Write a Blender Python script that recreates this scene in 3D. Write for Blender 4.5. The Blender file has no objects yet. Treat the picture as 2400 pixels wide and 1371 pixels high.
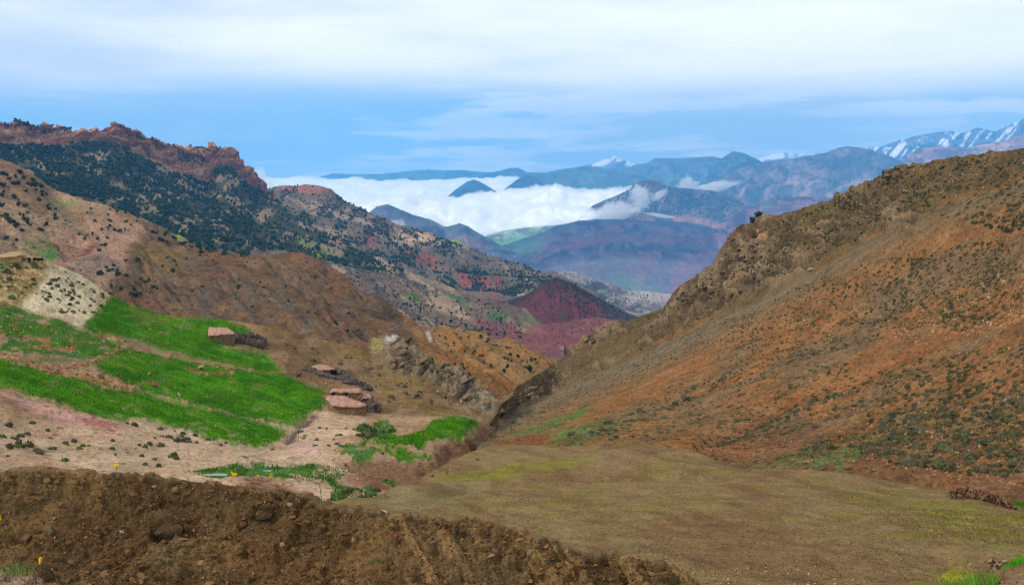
import bpy, bmesh, math, random
import numpy as np
from mathutils import Vector, Matrix

# ------------------------------------------------------------------ camera, sky, sun, exposure
S = bpy.context.scene
COL = S.collection
IW, IH, FPX, HOR = 2400.0, 1371.0, 2078.46, 400.0      # photograph frame, focal length in its pixels, eye level row
PITCH = math.atan((IH / 2 - HOR) / FPX)

cam_d = bpy.data.cameras.new('camera')
cam = bpy.data.objects.new('camera', cam_d)
COL.objects.link(cam)
cam.location = (0, 0, 0)
cam.rotation_euler = (math.pi / 2 - PITCH, 0, 0)
cam_d.sensor_width = 36.0
cam_d.lens = 36.0 * FPX / IW
cam_d.clip_start = 0.5
cam_d.clip_end = 200000.0
S.camera = cam

SUN_EL, SUN_AZ = math.radians(42), math.radians(-102)   # azimuth from +Y towards +X
world = bpy.data.worlds.new('World')
S.world = world
world.use_nodes = True


def build_sky():
    nt = world.node_tree
    n, l = nt.nodes, nt.links
    n.clear()
    out = n.new('ShaderNodeOutputWorld')
    bg = n.new('ShaderNodeBackground')
    bg.inputs['Strength'].default_value = 0.078
    l.new(bg.outputs[0], out.inputs[0])
    tc = n.new('ShaderNodeTexCoord')
    sky = n.new('ShaderNodeTexSky')
    sky.sky_type = 'NISHITA'
    sky.sun_disc = False
    sky.sun_elevation = SUN_EL
    sky.sun_rotation = SUN_AZ
    sky.altitude = 1800
    sky.air_density = 1.0
    sky.dust_density = 0.3
    sky.ozone_density = 3.0

    def math_n(op, a, b=None, clamp=False):
        m = n.new('ShaderNodeMath')
        m.operation = op
        m.use_clamp = clamp
        for i, v in enumerate((a, b)):
            if v is None:
                continue
            if isinstance(v, (int, float)):
                m.inputs[i].default_value = v
            else:
                l.new(v, m.inputs[i])
        return m.outputs[0]

    def maprange(v, a, b, c=0.0, d=1.0):
        m = n.new('ShaderNodeMapRange')
        m.interpolation_type = 'SMOOTHSTEP'
        l.new(v, m.inputs[0])
        m.inputs[1].default_value = a
        m.inputs[2].default_value = b
        m.inputs[3].default_value = c
        m.inputs[4].default_value = d
        return m.outputs[0]

    def noise(scale, sz, off, detail=5.0, rough=0.55):
        mp = n.new('ShaderNodeMapping')
        mp.inputs['Scale'].default_value = (scale, scale, scale * sz)
        mp.inputs['Location'].default_value = off
        l.new(tc.outputs['Generated'], mp.inputs[0])
        no = n.new('ShaderNodeTexNoise')
        no.inputs['Scale'].default_value = 1.0
        no.inputs['Detail'].default_value = detail
        no.inputs['Roughness'].default_value = rough
        l.new(mp.outputs[0], no.inputs['Vector'])
        return no.outputs['Fac']

    # the blue of the sky is read a little above each direction, so the low band keeps its colour
    up = n.new('ShaderNodeVectorMath')
    up.operation = 'MULTIPLY_ADD'
    l.new(tc.outputs['Generated'], up.inputs[0])
    up.inputs[1].default_value = (1, 1, 0.7)
    up.inputs[2].default_value = (0, 0, 0.30)
    nv = n.new('ShaderNodeVectorMath')
    nv.operation = 'NORMALIZE'
    l.new(up.outputs[0], nv.inputs[0])
    l.new(nv.outputs[0], sky.inputs[0])
    sep = n.new('ShaderNodeSeparateXYZ')
    l.new(tc.outputs['Generated'], sep.inputs[0])
    z = sep.outputs['Z']
    x = sep.outputs['X']
    n1 = noise(2.2, 7.0, (3.1, 0.4, 0.2))
    n2 = noise(5.0, 9.0, (1.7, 2.4, 0.9), 7.0, 0.6)
    n3 = noise(1.2, 3.0, (7.7, 5.4, 0.1), 3.0)
    # high cloud deck: covers everything above about six degrees with a wavering edge
    e = math_n('ADD', z, math_n('MULTIPLY', math_n('SUBTRACT', n1, 0.5), 0.075))
    e = math_n('ADD', e, math_n('MULTIPLY', math_n('SUBTRACT', n2, 0.5), 0.022))
    deck = maprange(e, 0.045, 0.11)
    streak = math_n('MULTIPLY', maprange(n2, 0.42, 0.60), 0.78)
    thin = math_n('ADD', math_n('MULTIPLY', maprange(n1, 0.35, 0.70), 0.40), 0.22)
    hor = maprange(z, 0.03, -0.01, 0.0, 0.5)
    cov = math_n('MAXIMUM', deck, math_n('MAXIMUM', streak, math_n('MAXIMUM', thin, hor)))
    grey = maprange(math_n('ADD', math_n('MULTIPLY', n3, 0.6), math_n('MULTIPLY', n1, 0.4)), 0.40, 0.60)
    cc = n.new('ShaderNodeMix')
    cc.data_type = 'RGBA'
    l.new(grey, cc.inputs[0])
    cc.inputs[6].default_value = (9.2, 9.2, 9.2, 1)
    cc.inputs[7].default_value = (5.3, 5.9, 6.8, 1)
    tint = n.new('ShaderNodeMix')
    tint.data_type = 'RGBA'
    tint.blend_type = 'MULTIPLY'
    tint.inputs[0].default_value = 1.0
    l.new(sky.outputs[0], tint.inputs[6])
    tint.inputs[7].default_value = (1.5, 1.85, 1.5, 1)
    mx = n.new('ShaderNodeMix')
    mx.data_type = 'RGBA'
    l.new(cov, mx.inputs[0])
    l.new(tint.outputs[2], mx.inputs[6])
    l.new(cc.outputs[2], mx.inputs[7])
    l.new(mx.outputs[2], bg.inputs[0])


build_sky()

sun_d = bpy.data.lights.new('sun', 'SUN')
sun_d.energy = 1.5
sun_d.angle = math.radians(10)
sun_d.color = (1.0, 0.97, 0.92)
sun = bpy.data.objects.new('sun', sun_d)
COL.objects.link(sun)
sdir = Vector((math.sin(SUN_AZ) * math.cos(SUN_EL), math.cos(SUN_AZ) * math.cos(SUN_EL), math.sin(SUN_EL)))
sun.rotation_euler = sdir.to_track_quat('Z', 'Y').to_euler()

S.view_settings.view_transform = 'Standard'
S.view_settings.look = 'None'
S.view_settings.exposure = 0.90
S.view_settings.gamma = 1.0
S.view_settings.use_curve_mapping = False
S.render.engine = 'CYCLES'
S.cycles.use_denoising = True
S.cycles.denoising_prefilter = 'FAST'
S.cycles.filter_width = 1.0
S.cycles.max_bounces = 6
S.cycles.diffuse_bounces = 2
S.cycles.volume_bounces = 2
S.cycles.transparent_max_bounces = 8
S.cycles.use_adaptive_sampling = False

# ------------------------------------------------------------------ helpers
CP, SP = math.cos(PITCH), math.sin(PITCH)


def P(px, py, d):
    """point that lies d metres ahead of the eye, seen at photo pixel px, py"""
    px, py, d = np.asarray(px, float), np.asarray(py, float), np.asarray(d, float)
    a = (px - IW / 2) / FPX
    b = (IH / 2 - py) / FPX
    ry = CP + b * SP
    rz = -SP + b * CP
    return np.stack([a / ry * d, d + 0 * a, rz / ry * d], -1)


def lin(r, g, b):
    f = lambda c: c / 12.92 if c <= 0.04045 else ((c + 0.055) / 1.055) ** 2.4
    return np.array([f(r / 255), f(g / 255), f(b / 255)])


def _mix(h):
    h = (h ^ (h >> np.uint32(13))) * np.uint32(1274126177)
    h = (h ^ (h >> np.uint32(16))) * np.uint32(2246822519)
    return ((h ^ (h >> np.uint32(15))) >> np.uint32(8)).astype(np.float32) * np.float32(1 / 8388608.0) - np.float32(1.0)


def vnoise(p, seed=0):
    fl = np.floor(p)
    f = (p - fl).astype(np.float32)
    i = fl.astype(np.int32).astype(np.uint32)
    f = f * f * f * (f * (f * 6 - 15) + 10)
    hx = i[:, 0] * np.uint32(374761393) + np.uint32((seed * 974711 + 12345) & 0xffffffff)
    hy = i[:, 1] * np.uint32(668265263)
    hz = i[:, 2] * np.uint32(2147483647)
    hx1, hy1, hz1 = hx + np.uint32(374761393), hy + np.uint32(668265263), hz + np.uint32(2147483647)
    fx, fy, fz = f[:, 0], f[:, 1], f[:, 2]

    def xl(y, z):
        a = _mix(hx + y + z)
        return a + fx * (_mix(hx1 + y + z) - a)
    if not p[:, 2].any():
        a = xl(hy, hz)
        return a + fy * (xl(hy1, hz) - a)
    a, b = xl(hy, hz), xl(hy, hz1)
    a = a + fy * (xl(hy1, hz) - a)
    b = b + fy * (xl(hy1, hz1) - b)
    return a + fz * (b - a)


def fbm(p, octaves=4, seed=0, gain=0.5, lac=2.03):
    r, a, t = 0, 1.0, 0
    for o in range(octaves):
        r = r + a * vnoise(p * lac ** o + np.array([17.3, 17.3, 0]) * o, seed + o)
        t += a
        a *= gain
    return r / t


def ridged(p, octaves=4, seed=0, gain=0.5):
    r, a, t = 0, 1.0, 0
    for o in range(octaves):
        r = r + a * (1 - 2 * np.abs(vnoise(p * 2.07 ** o + np.array([9.1, 9.1, 0]) * o, seed + o)))
        t += a
        a *= gain
    return r / t


def smooth(x):
    x = np.clip(x, 0, 1)
    return x * x * (3 - 2 * x)


def poly_sd(pts, poly):
    """signed distance (positive inside) of points to a polygon"""
    poly = np.asarray(poly, float)
    n = len(poly)
    d = np.full(len(pts), 1e18)
    ins = np.zeros(len(pts), bool)
    for i in range(n):
        a, b = poly[i], poly[(i + 1) % n]
        e = b - a
        w = pts - a
        t = np.clip((w @ e) / (e @ e + 1e-9), 0, 1)
        q = w - t[:, None] * e
        d = np.minimum(d, (q * q).sum(1))
        c = ((a[1] > pts[:, 1]) != (b[1] > pts[:, 1]))
        if c.any():
            xi = a[0] + (pts[:, 1] - a[1]) * e[0] / (e[1] if abs(e[1]) > 1e-9 else 1e-9)
            ins ^= c & (pts[:, 0] < xi)
    d = np.sqrt(d)
    return np.where(ins, d, -d)


def line_d(pts, line):
    line = np.asarray(line, float)
    d = np.full(len(pts), 1e18)
    for a, b in zip(line[:-1], line[1:]):
        e = b - a
        w = pts - a
        t = np.clip((w @ e) / (e @ e + 1e-9), 0, 1)
        q = w - t[:, None] * e
        d = np.minimum(d, (q * q).sum(1))
    return np.sqrt(d)


def pchip(t, Y, tq):
    """monotone cubic along axis 0; t (K), Y (K,n), tq (m)"""
    h = np.diff(t)[:, None]
    dl = np.diff(Y, axis=0) / h
    K = len(t)
    m = np.zeros_like(Y)
    if K == 2:
        m[:] = dl
    else:
        a, b = dl[:-1], dl[1:]
        w1 = 2 * h[1:] + h[:-1]
        w2 = h[1:] + 2 * h[:-1]
        ok = a * b > 0
        with np.errstate(all='ignore'):
            v = (w1 + w2) / (w1 / a + w2 / b)
        m[1:-1] = np.where(ok, v, 0)
        m[0], m[-1] = dl[0], dl[-1]
    k = np.clip(np.searchsorted(t, tq, side='right') - 1, 0, K - 2)
    hh = (t[k + 1] - t[k])[:, None]
    s = ((tq - t[k])[:, None]) / hh
    return ((1 + 2 * s) * (1 - s) ** 2 * Y[k] + s * (1 - s) ** 2 * hh * m[k]
            + s * s * (3 - 2 * s) * Y[k + 1] + s * s * (s - 1) * hh * m[k + 1])


def new_mesh(name, V, Fq, smooth_shade=True):
    """mesh from arrays; Fq is (n,3) or (n,4)"""
    V = np.asarray(V, np.float32)
    Fq = np.asarray(Fq, np.int32)
    me = bpy.data.meshes.new(name)
    k = Fq.shape[1]
    me.vertices.add(len(V))
    me.vertices.foreach_set('co', V.ravel())
    me.loops.add(Fq.size)
    me.loops.foreach_set('vertex_index', Fq.ravel())
    me.polygons.add(len(Fq))
    me.polygons.foreach_set('loop_start', np.arange(0, Fq.size, k, dtype=np.int32))
    try:
        me.polygons.foreach_set('loop_total', np.full(len(Fq), k, np.int32))
    except Exception:
        pass
    me.polygons.foreach_set('use_smooth', np.full(len(Fq), smooth_shade, bool))
    me.update(calc_edges=True)
    return me


def set_color(me, C, name='Col', alpha=None):
    at = me.color_attributes.new(name, 'FLOAT_COLOR', 'POINT')
    c4 = np.ones((len(me.vertices), 4), np.float32)
    c4[:, :3] = C
    if alpha is not None:
        c4[:, 3] = alpha
    at.data.foreach_set('color', c4.ravel())


def link(name, me, mat=None, parent=None, **props):
    o = bpy.data.objects.new(name, me)
    COL.objects.link(o)
    if mat is not None and me is not None and len(me.materials) == 0:
        me.materials.append(mat)
    if parent is not None:
        o.parent = parent
    for k, v in props.items():
        o[k] = v
    return o


# ------------------------------------------------------------------ materials
def nodes_of(mat):
    mat.use_nodes = True
    nt = mat.node_tree
    nt.nodes.clear()
    out = nt.nodes.new('ShaderNodeOutputMaterial')
    b = nt.nodes.new('ShaderNodeBsdfPrincipled')
    b.inputs['Roughness'].default_value = 0.95
    b.inputs['Specular IOR Level'].default_value = 0.0
    nt.links.new(b.outputs[0], out.inputs[0])
    return nt, b, out


def terrain_mat(name, px_m, var=0.35, peb=0.5, peb_px=9.0, bump=0.6, grain_px=8.0, broad_px=70.0,
                peb_dark=0.5, peb_light=1.6, peb_amt=0.35, flat=(1, 1, 1), tuft=0.0, tuft_px=16.0, tuft_col=(0.45, 0.5, 0.38), bump_px=6.0):
    """soil: colour comes from the painted zones; grain, pebbles, low tufts and relief are procedural.
    px_m = metres covered by one photo pixel where this ground lies"""
    mat = bpy.data.materials.new(name)
    nt, b, out = nodes_of(mat)
    n, l = nt.nodes, nt.links
    at = n.new('ShaderNodeAttribute')
    at.attribute_name = 'Col'
    geo = n.new('ShaderNodeNewGeometry')
    mp = n.new('ShaderNodeMapping')
    mp.inputs['Scale'].default_value = flat
    l.new(geo.outputs['Position'], mp.inputs[0])

    def noise(px, detail=4, rough=0.6):
        t = n.new('ShaderNodeTexNoise')
        t.inputs['Scale'].default_value = 1.0 / (px * px_m)
        t.inputs['Detail'].default_value = detail
        t.inputs['Roughness'].default_value = rough
        l.new(mp.outputs[0], t.inputs['Vector'])
        return t.outputs['Fac']

    def mr(v, a, b_, c, d):
        m = n.new('ShaderNodeMapRange')
        l.new(v, m.inputs[0])
        for i, q in enumerate((a, b_, c, d)):
            m.inputs[i + 1].default_value = q
        return m.outputs[0]

    def mul(a, b_):
        m = n.new('ShaderNodeMath')
        m.operation = 'MULTIPLY'
        l.new(a, m.inputs[0])
        l.new(b_, m.inputs[1])
        return m.outputs[0]

    def cells(px, amt, r0, r1):
        vor = n.new('ShaderNodeTexVoronoi')
        vor.inputs['Scale'].default_value = 1.0 / (px * px_m)
        l.new(mp.outputs[0], vor.inputs['Vector'])
        inside = mr(vor.outputs['Distance'], r0, r1, 1.0, 0.0)
        sepc = n.new('ShaderNodeSeparateColor')
        l.new(vor.outputs['Color'], sepc.inputs[0])
        sel = mr(sepc.outputs[0], 1 - amt, 1 - amt + 0.02, 0.0, 1.0)
        return mul(inside, sel), sepc.outputs[1]

    broad = noise(broad_px, 5, 0.6)
    grain = noise(grain_px, 6, 0.75)
    v1 = mr(broad, 0.25, 0.75, 1 - var, 1 + var)
    v2 = mr(grain, 0.30, 0.70, 1 - var * 1.5, 1 + var * 1.5)
    pm, prand = cells(peb_px, peb_amt, 0.26, 0.42)
    pv = mr(prand, 0.0, 1.0, peb_dark, peb_light)
    pmix = n.new('ShaderNodeMix')
    pmix.data_type = 'FLOAT'
    l.new(mul_c(nt, pm, peb), pmix.inputs[0])
    pmix.inputs[2].default_value = 1.0
    l.new(pv, pmix.inputs[3])
    gm = n.new('ShaderNodeMix')      # smooth crops carry less grit than bare soil
    gm.data_type = 'FLOAT'
    l.new(at.outputs['Alpha'], gm.inputs[0])
    gm.inputs[2].default_value = 1.0
    l.new(mul(v2, pmix.outputs[0]), gm.inputs[3])
    tot = mul(v1, gm.outputs[0])
    cm = n.new('ShaderNodeVectorMath')
    cm.operation = 'SCALE'
    l.new(at.outputs['Color'], cm.inputs[0])
    l.new(tot, cm.inputs['Scale'])
    col = cm.outputs[0]
    if tuft > 0:
        tm, _r = cells(tuft_px, tuft, 0.22, 0.40)
        tx = n.new('ShaderNodeMix')
        tx.data_type = 'RGBA'
        tx.blend_type = 'MULTIPLY'
        l.new(tm, tx.inputs[0])
        l.new(col, tx.inputs[6])
        tx.inputs[7].default_value = (*tuft_col, 1)
        col = tx.outputs[2]
    l.new(col, b.inputs['Base Color'])
    ha = n.new('ShaderNodeMath')
    ha.operation = 'MULTIPLY_ADD'
    l.new(pm, ha.inputs[0])
    ha.inputs[1].default_value = 0.6
    l.new(grain, ha.inputs[2])
    bp = n.new('ShaderNodeBump')
    bp.inputs['Strength'].default_value = bump
    bp.inputs['Distance'].default_value = px_m * bump_px
    l.new(ha.outputs[0], bp.inputs['Height'])
    l.new(bp.outputs[0], b.inputs['Normal'])
    return mat


def mul_c(nt, sock, c):
    m = nt.nodes.new('ShaderNodeMath')
    m.operation = 'MULTIPLY'
    nt.links.new(sock, m.inputs[0])
    m.inputs[1].default_value = c
    return m.outputs[0]


def plain_mat(name, col, var=0.25, scale=4.0, col2=None, rough=0.9, bump=0.3, rand=0.25):
    """one colour broken by noise, and a little different on every object"""
    mat = bpy.data.materials.new(name)
    nt, b, out = nodes_of(mat)
    n, l = nt.nodes, nt.links
    b.inputs['Roughness'].default_value = rough
    tc = n.new('ShaderNodeTexCoord')
    t = n.new('ShaderNodeTexNoise')
    t.inputs['Scale'].default_value = scale
    t.inputs['Detail'].default_value = 5
    t.inputs['Roughness'].default_value = 0.65
    l.new(tc.outputs['Object'], t.inputs['Vector'])
    oi = n.new('ShaderNodeObjectInfo')
    mx = n.new('ShaderNodeMix')
    mx.data_type = 'RGBA'
    c2 = col2 if col2 is not None else np.asarray(col) * 0.6
    mx.inputs[6].default_value = (*col, 1)
    mx.inputs[7].default_value = (*c2, 1)
    l.new(t.outputs['Fac'], mx.inputs[0])
    m1 = n.new('ShaderNodeMapRange')
    l.new(t.outputs['Fac'], m1.inputs[0])
    m1.inputs[1].default_value, m1.inputs[2].default_value = 0.3, 0.7
    m1.inputs[3].default_value, m1.inputs[4].default_value = 1 - var, 1 + var
    m2 = n.new('ShaderNodeMapRange')
    l.new(oi.outputs['Random'], m2.inputs[0])
    m2.inputs[3].default_value, m2.inputs[4].default_value = 1 - rand, 1 + rand
    mm = n.new('ShaderNodeMath')
    mm.operation = 'MULTIPLY'
    l.new(m1.outputs[0], mm.inputs[0])
    l.new(m2.outputs[0], mm.inputs[1])
    sc = n.new('ShaderNodeVectorMath')
    sc.operation = 'SCALE'
    l.new(mx.outputs[2], sc.inputs[0])
    l.new(mm.outputs[0], sc.inputs['Scale'])
    l.new(sc.outputs[0], b.inputs['Base Color'])
    bp = n.new('ShaderNodeBump')
    bp.inputs['Strength'].default_value = bump
    bp.inputs['Distance'].default_value = 0.3 / scale
    l.new(t.outputs['Fac'], bp.inputs['Height'])
    l.new(bp.outputs[0], b.inputs['Normal'])
    return mat


def col_mat(name, rough=0.95, grain=0.0):
    """colour stored on the mesh itself (for scattered stones and leaves of many tints)"""
    mat = bpy.data.materials.new(name)
    nt, b, out = nodes_of(mat)
    b.inputs['Roughness'].default_value = rough
    at = nt.nodes.new('ShaderNodeAttribute')
    at.attribute_name = 'Col'
    nt.links.new(at.outputs['Color'], b.inputs['Base Color'])
    return mat


# ------------------------------------------------------------------ terrain sheets
class Layer:
    """a hillside lofted through rails; each rail is a list of (px, py, metres ahead)"""

    def __init__(s, rails, px0, px1, nc, nr, back=None, skirt=None, gamma=1.0):
        s.cols = np.linspace(px0, px1, nc)
        K = len(rails)
        PY, LD = np.zeros((K, nc)), np.zeros((K, nc))
        for k, r in enumerate(rails):
            r = np.asarray(sorted(r), float)
            PY[k] = np.interp(s.cols, r[:, 0], r[:, 1])
            ld = np.log(np.interp(s.cols, r[:, 0], r[:, 2]))
            w = max(3, nc // 40)
            ker = np.hanning(2 * w + 1)
            ker /= ker.sum()
            LD[k] = np.convolve(np.pad(ld, w, mode='edge'), ker, mode='valid')
        for k in range(1, K):
            PY[k] = np.maximum(PY[k], PY[k - 1] + 0.5)
        t = np.concatenate([[0], np.cumsum(np.maximum(np.diff(PY, axis=0).mean(1), 1))])
        t /= t[-1]
        tq = np.linspace(0, 1, nr) ** gamma
        s.py = pchip(t, PY, tq)
        s.d = np.exp(pchip(t, LD, tq))
        s.px = np.repeat(s.cols[None], nr, 0)
        G = P(s.px, s.py, s.d)
        s.nb = 0
        if back:
            nb, dy, dz = back
            k = (np.arange(nb, 0, -1) / nb)[:, None, None]
            ext = G[0][None] + k * np.array([0, dy, 0]) + k ** 1.3 * np.array([0, 0, dz])
            G = np.concatenate([ext, G])
            s.px = np.concatenate([np.repeat(s.px[:1], nb, 0), s.px])
            s.py = np.concatenate([np.repeat(s.py[:1], nb, 0) - 0.01 * np.arange(nb, 0, -1)[:, None], s.py])
            s.nb = nb
        if skirt:
            ns, dy, dz = skirt
            k = (np.arange(1, ns + 1) / ns)[:, None, None]
            G = np.concatenate([G, G[-1][None] + k * np.array([0, dy, dz])])
            s.px = np.concatenate([s.px, np.repeat(s.px[-1:], ns, 0)])
            s.py = np.concatenate([s.py, np.repeat(s.py[-1:], ns, 0) + 0.01 * np.arange(1, ns + 1)[:, None]])
        s.G = G
        s.nr, s.nc = G.shape[:2]
        s.col = np.zeros((s.nr * s.nc, 3))
        s.grit = np.ones(s.nr * s.nc)
        s.q = np.stack([s.px.ravel(), s.py.ravel()], -1)
        s.qz = np.concatenate([s.q, np.zeros((len(s.q), 1))], 1)
        s.normals()

    def normals(s):
        du = np.gradient(s.G, axis=1)
        dv = np.gradient(s.G, axis=0)
        N = np.cross(dv, du)
        N /= np.linalg.norm(N, axis=2, keepdims=True) + 1e-12
        s.N = N

    def W(s):
        return s.G.reshape(-1, 3)

    def push(s, amt, updir=0.3):
        """move vertices along their normal (mixed with up)"""
        N = s.N * (1 - updir) + np.array([0, 0, updir])
        s.G = s.G + N * np.asarray(amt).reshape(s.nr, s.nc, 1)
        s.normals()

    def warp(s, amp, scale, seed=0):
        return s.q + amp * np.stack([fbm(s.qz / scale, 3, seed), fbm(s.qz / scale, 3, seed + 50)], -1)

    def mask(s, poly, soft=8.0, amp=10.0, scale=25.0, seed=0):
        pl = np.asarray(poly, float)
        g = amp + soft + 1
        ok = (s.q[:, 0] > pl[:, 0].min() - g) & (s.q[:, 0] < pl[:, 0].max() + g) & (s.q[:, 1] > pl[:, 1].min() - g) & (s.q[:, 1] < pl[:, 1].max() + g)
        out = np.zeros(len(s.q))
        if ok.any():
            q, z = s.q[ok], s.qz[ok] / scale
            if amp > 0:
                q = q + amp * np.stack([fbm(z, 3, seed), fbm(z, 3, seed + 50)], -1)
            out[ok] = smooth(poly_sd(q, pl) / soft * 0.5 + 0.5)
        return out

    def streak(s, ang, lx, ly, octaves=4, seed=0):
        """noise stretched along a direction of the picture plane"""
        c, sn = math.cos(ang), math.sin(ang)
        u = (s.q[:, 0] * c + s.q[:, 1] * sn) / lx
        v = (-s.q[:, 0] * sn + s.q[:, 1] * c) / ly
        return fbm(np.stack([u, v, 0 * u], -1), octaves, seed)

    def fill(s, rgb, m=None):
        c = lin(*rgb) * ALB
        if m is None:
            s.col[:] = c
        else:
            m = np.clip(m, 0, 1)[:, None]
            s.col = s.col * (1 - m) + c * m

    def build(s, name, mat, **props):
        idx = np.arange(s.nr * s.nc).reshape(s.nr, s.nc)
        Fq = np.stack([idx[:-1, :-1], idx[1:, :-1], idx[1:, 1:], idx[:-1, 1:]], -1).reshape(-1, 4)
        me = new_mesh(name, s.W(), Fq)
        set_color(me, np.clip(s.col, 0.002, 0.9), alpha=s.grit)
        s.obj = link(name, me, mat, **props)
        return s.obj

    def at(s, px, py):
        """surface point and normal under photo pixels"""
        px, py = np.atleast_1d(np.asarray(px, float)), np.atleast_1d(np.asarray(py, float))
        c = np.clip((px - s.cols[0]) / (s.cols[-1] - s.cols[0]) * (s.nc - 1), 0, s.nc - 1.001)
        c0 = c.astype(int)
        fc = c - c0
        pos = np.zeros((len(px), 3))
        nor = np.zeros((len(px), 3))
        for i in range(len(px)):
            colpy = s.py[:, c0[i]] * (1 - fc[i]) + s.py[:, c0[i] + 1] * fc[i]
            r = np.interp(py[i], colpy, np.arange(s.nr))
            r0 = min(int(r), s.nr - 2)
            fr = r - r0
            a = s.G[r0, c0[i]] * (1 - fc[i]) + s.G[r0, c0[i] + 1] * fc[i]
            b = s.G[r0 + 1, c0[i]] * (1 - fc[i]) + s.G[r0 + 1, c0[i] + 1] * fc[i]
            pos[i] = a * (1 - fr) + b * fr
            nor[i] = s.N[r0, c0[i]]
        return pos, nor


ALB = 0.84      # photo tone to surface reflectance under this sky
STRUCT = dict(kind='structure')
#@@TERRAIN

# ------------------------------------------------------------------ far ranges
def far(d):
    """the ranges beyond the valley mouth stand well apart from the near mountains"""
    return float(np.interp(d, [0, 1500, 2300, 3000, 3800, 4200, 5600, 8000, 11000, 15500], [0, 1500, 3400, 5000, 6600, 7100, 8800, 11500, 15000, 20000]))


def ridge(name, sky_line, d, bottom, dbot, nc, rgb, relief, seed, mat_px, var=0.25, ang=0.9, extra=None, nr=42, d_fn=None,
          peb=0.6, peb_dark=0.35, peb_light=1.3, peb_amt=0.4, edge=0.4, spur=1.0, mott=1.0):
    """a distant ridge: skyline rail, one rail half way and a foot rail, with gullies running down it"""
    sl = np.asarray(sky_line, float)
    d, dbot = far(d), far(dbot)
    dd = d if d_fn is None else d_fn
    top = [(x, y, (dd if np.isscalar(dd) else np.interp(x, *dd))) for x, y in sl]
    mid = [(x, y + 0.42 * (np.interp(x, *bottom) - y), (t * 0.55 + 0.45 * dbot)) for (x, y, t) in top]
    bot = [(x, np.interp(x, *bottom), dbot) for x, y in sl]
    L = Layer([top, mid, bot], sl[0, 0], sl[-1, 0], nc, nr, back=(4, d * 0.06, -d * 0.05), skirt=(2, -d * 0.02, -d * 0.03))
    m = d / FPX
    w = L.W() / (m * 30)
    rel = ridged(w * np.array([1.0, 1.0, 0.55]), 5, seed) * 1.0 + 0.5 * fbm(w * 3.1, 3, seed + 9)
    dep = L.q[:, 1] - np.interp(L.q[:, 0], L.cols, L.py[L.nb])
    wob = 9 * fbm(L.qz / 35.0, 3, seed + 70)
    for wl_, am in ((38.0, 1.5 * spur), (15.0, 0.5 * spur)):      # spurs and ravines running down from the crest
        u_ = (L.q[:, 0] + 0.3 * dep * math.sin(seed) + wob) / wl_
        rel = rel + am * ridged(np.stack([u_, dep / (wl_ * 4), 0 * u_], -1), 3, seed + 33) * smooth(dep / 12)
    fade = np.ones((L.nr, L.nc))
    fade[:L.nb + 1] = edge
    L.push(rel * relief * m * fade.ravel(), 0.2)
    L.fill(rgb)
    k_ = np.array(rgb)
    L.fill(tuple(k_ * 0.62), smooth((fbm(L.qz / np.array([34, 18, 1]), 4, seed + 41) - 0.0) / 0.2) * 0.75 * mott)
    L.fill(tuple(np.minimum(k_ * 1.32, 235)), smooth((fbm(L.qz / np.array([22, 9, 1]), 4, seed + 43) - 0.14) / 0.14) * 0.7 * mott)
    if extra:
        extra(L)
    L.build(name, terrain_mat('ground_of_' + name, m, var=var, peb=peb, peb_px=8.0, grain_px=8.0, broad_px=45,
                              peb_dark=peb_dark, peb_light=peb_light, peb_amt=peb_amt, bump=0.5), **STRUCT)
    return L


def snow_cap(thr, ang, lx, ly, y_fade, seed, w=0.12):
    def f(L):
        s = L.streak(ang, lx, ly, 3, seed)
        top = np.interp(L.q[:, 0], L.cols, L.py[L.nb])
        depth = L.q[:, 1] - top
        m = smooth((s - thr) / w + 0.5) * smooth((y_fade - depth) / (y_fade * 0.5))
        m = m * smooth((fbm(L.qz / np.array([26, 14, 1]), 3, seed + 2) + 0.32) / 0.3)
        L.fill((245, 248, 255), m)
    return f


snow1 = ridge('snow_mountain', [(1270, 420), (1310, 402), (1345, 393), (1385, 386), (1412, 376), (1440, 366), (1465, 375), (1492, 388), (1530, 396), (1570, 410)],
              14500, ([1250, 1580], [440, 440]), 13500, 120, (120, 125, 135), 2.2, 11, 10, extra=snow_cap(-0.22, 2.2, 26, 6, 20, 4))
snow2 = ridge('snow_mountain', [(1720, 392), (1750, 380), (1780, 372), (1808, 363), (1838, 358), (1870, 361), (1905, 361), (1940, 366), (1980, 372), (2030, 380)],
              15500, ([1700, 2040], [420, 420]), 14500, 120, (140, 145, 155), 2.0, 12, 10, extra=snow_cap(-0.7, 2.2, 26, 6, 26, 5))
snow3 = ridge('snow_mountain', [(2005, 356), (2030, 347), (2070, 343), (2103, 329), (2137, 322), (2170, 315), (2228, 307), (2251, 314), (2291, 300), (2332, 309),
                                (2358, 297), (2400, 280), (2450, 262), (2520, 250)],
              11000, ([2000, 2540], [420, 420]), 10000, 190, (105, 112, 125), 2.4, 13, 7, extra=snow_cap(0.10, 2.25, 70, 6.0, 90, 6, 0.10))
ridge('mountain_range', [(700, 425), (744, 416), (781, 407), (835, 409), (889, 408), (936, 404), (969, 400), (1003, 398), (1040, 400), (1076, 399), (1137, 404), (1200, 405),
                         (1285, 404), (1330, 410), (1400, 420)],
      13500, ([680, 1420], [455, 455]), 12500, 190, (80, 90, 90), 1.3, 21, 8)
ridge('mountain_range', [(1205, 425), (1244, 405), (1284, 404), (1317, 397), (1361, 391), (1401, 391), (1435, 400), (1480, 410), (1540, 416), (1620, 420), (1700, 425)],
      10500, ([1200, 1720], [470, 480]), 9200, 150, (95, 105, 90), 1.8, 22, 6)
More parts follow.
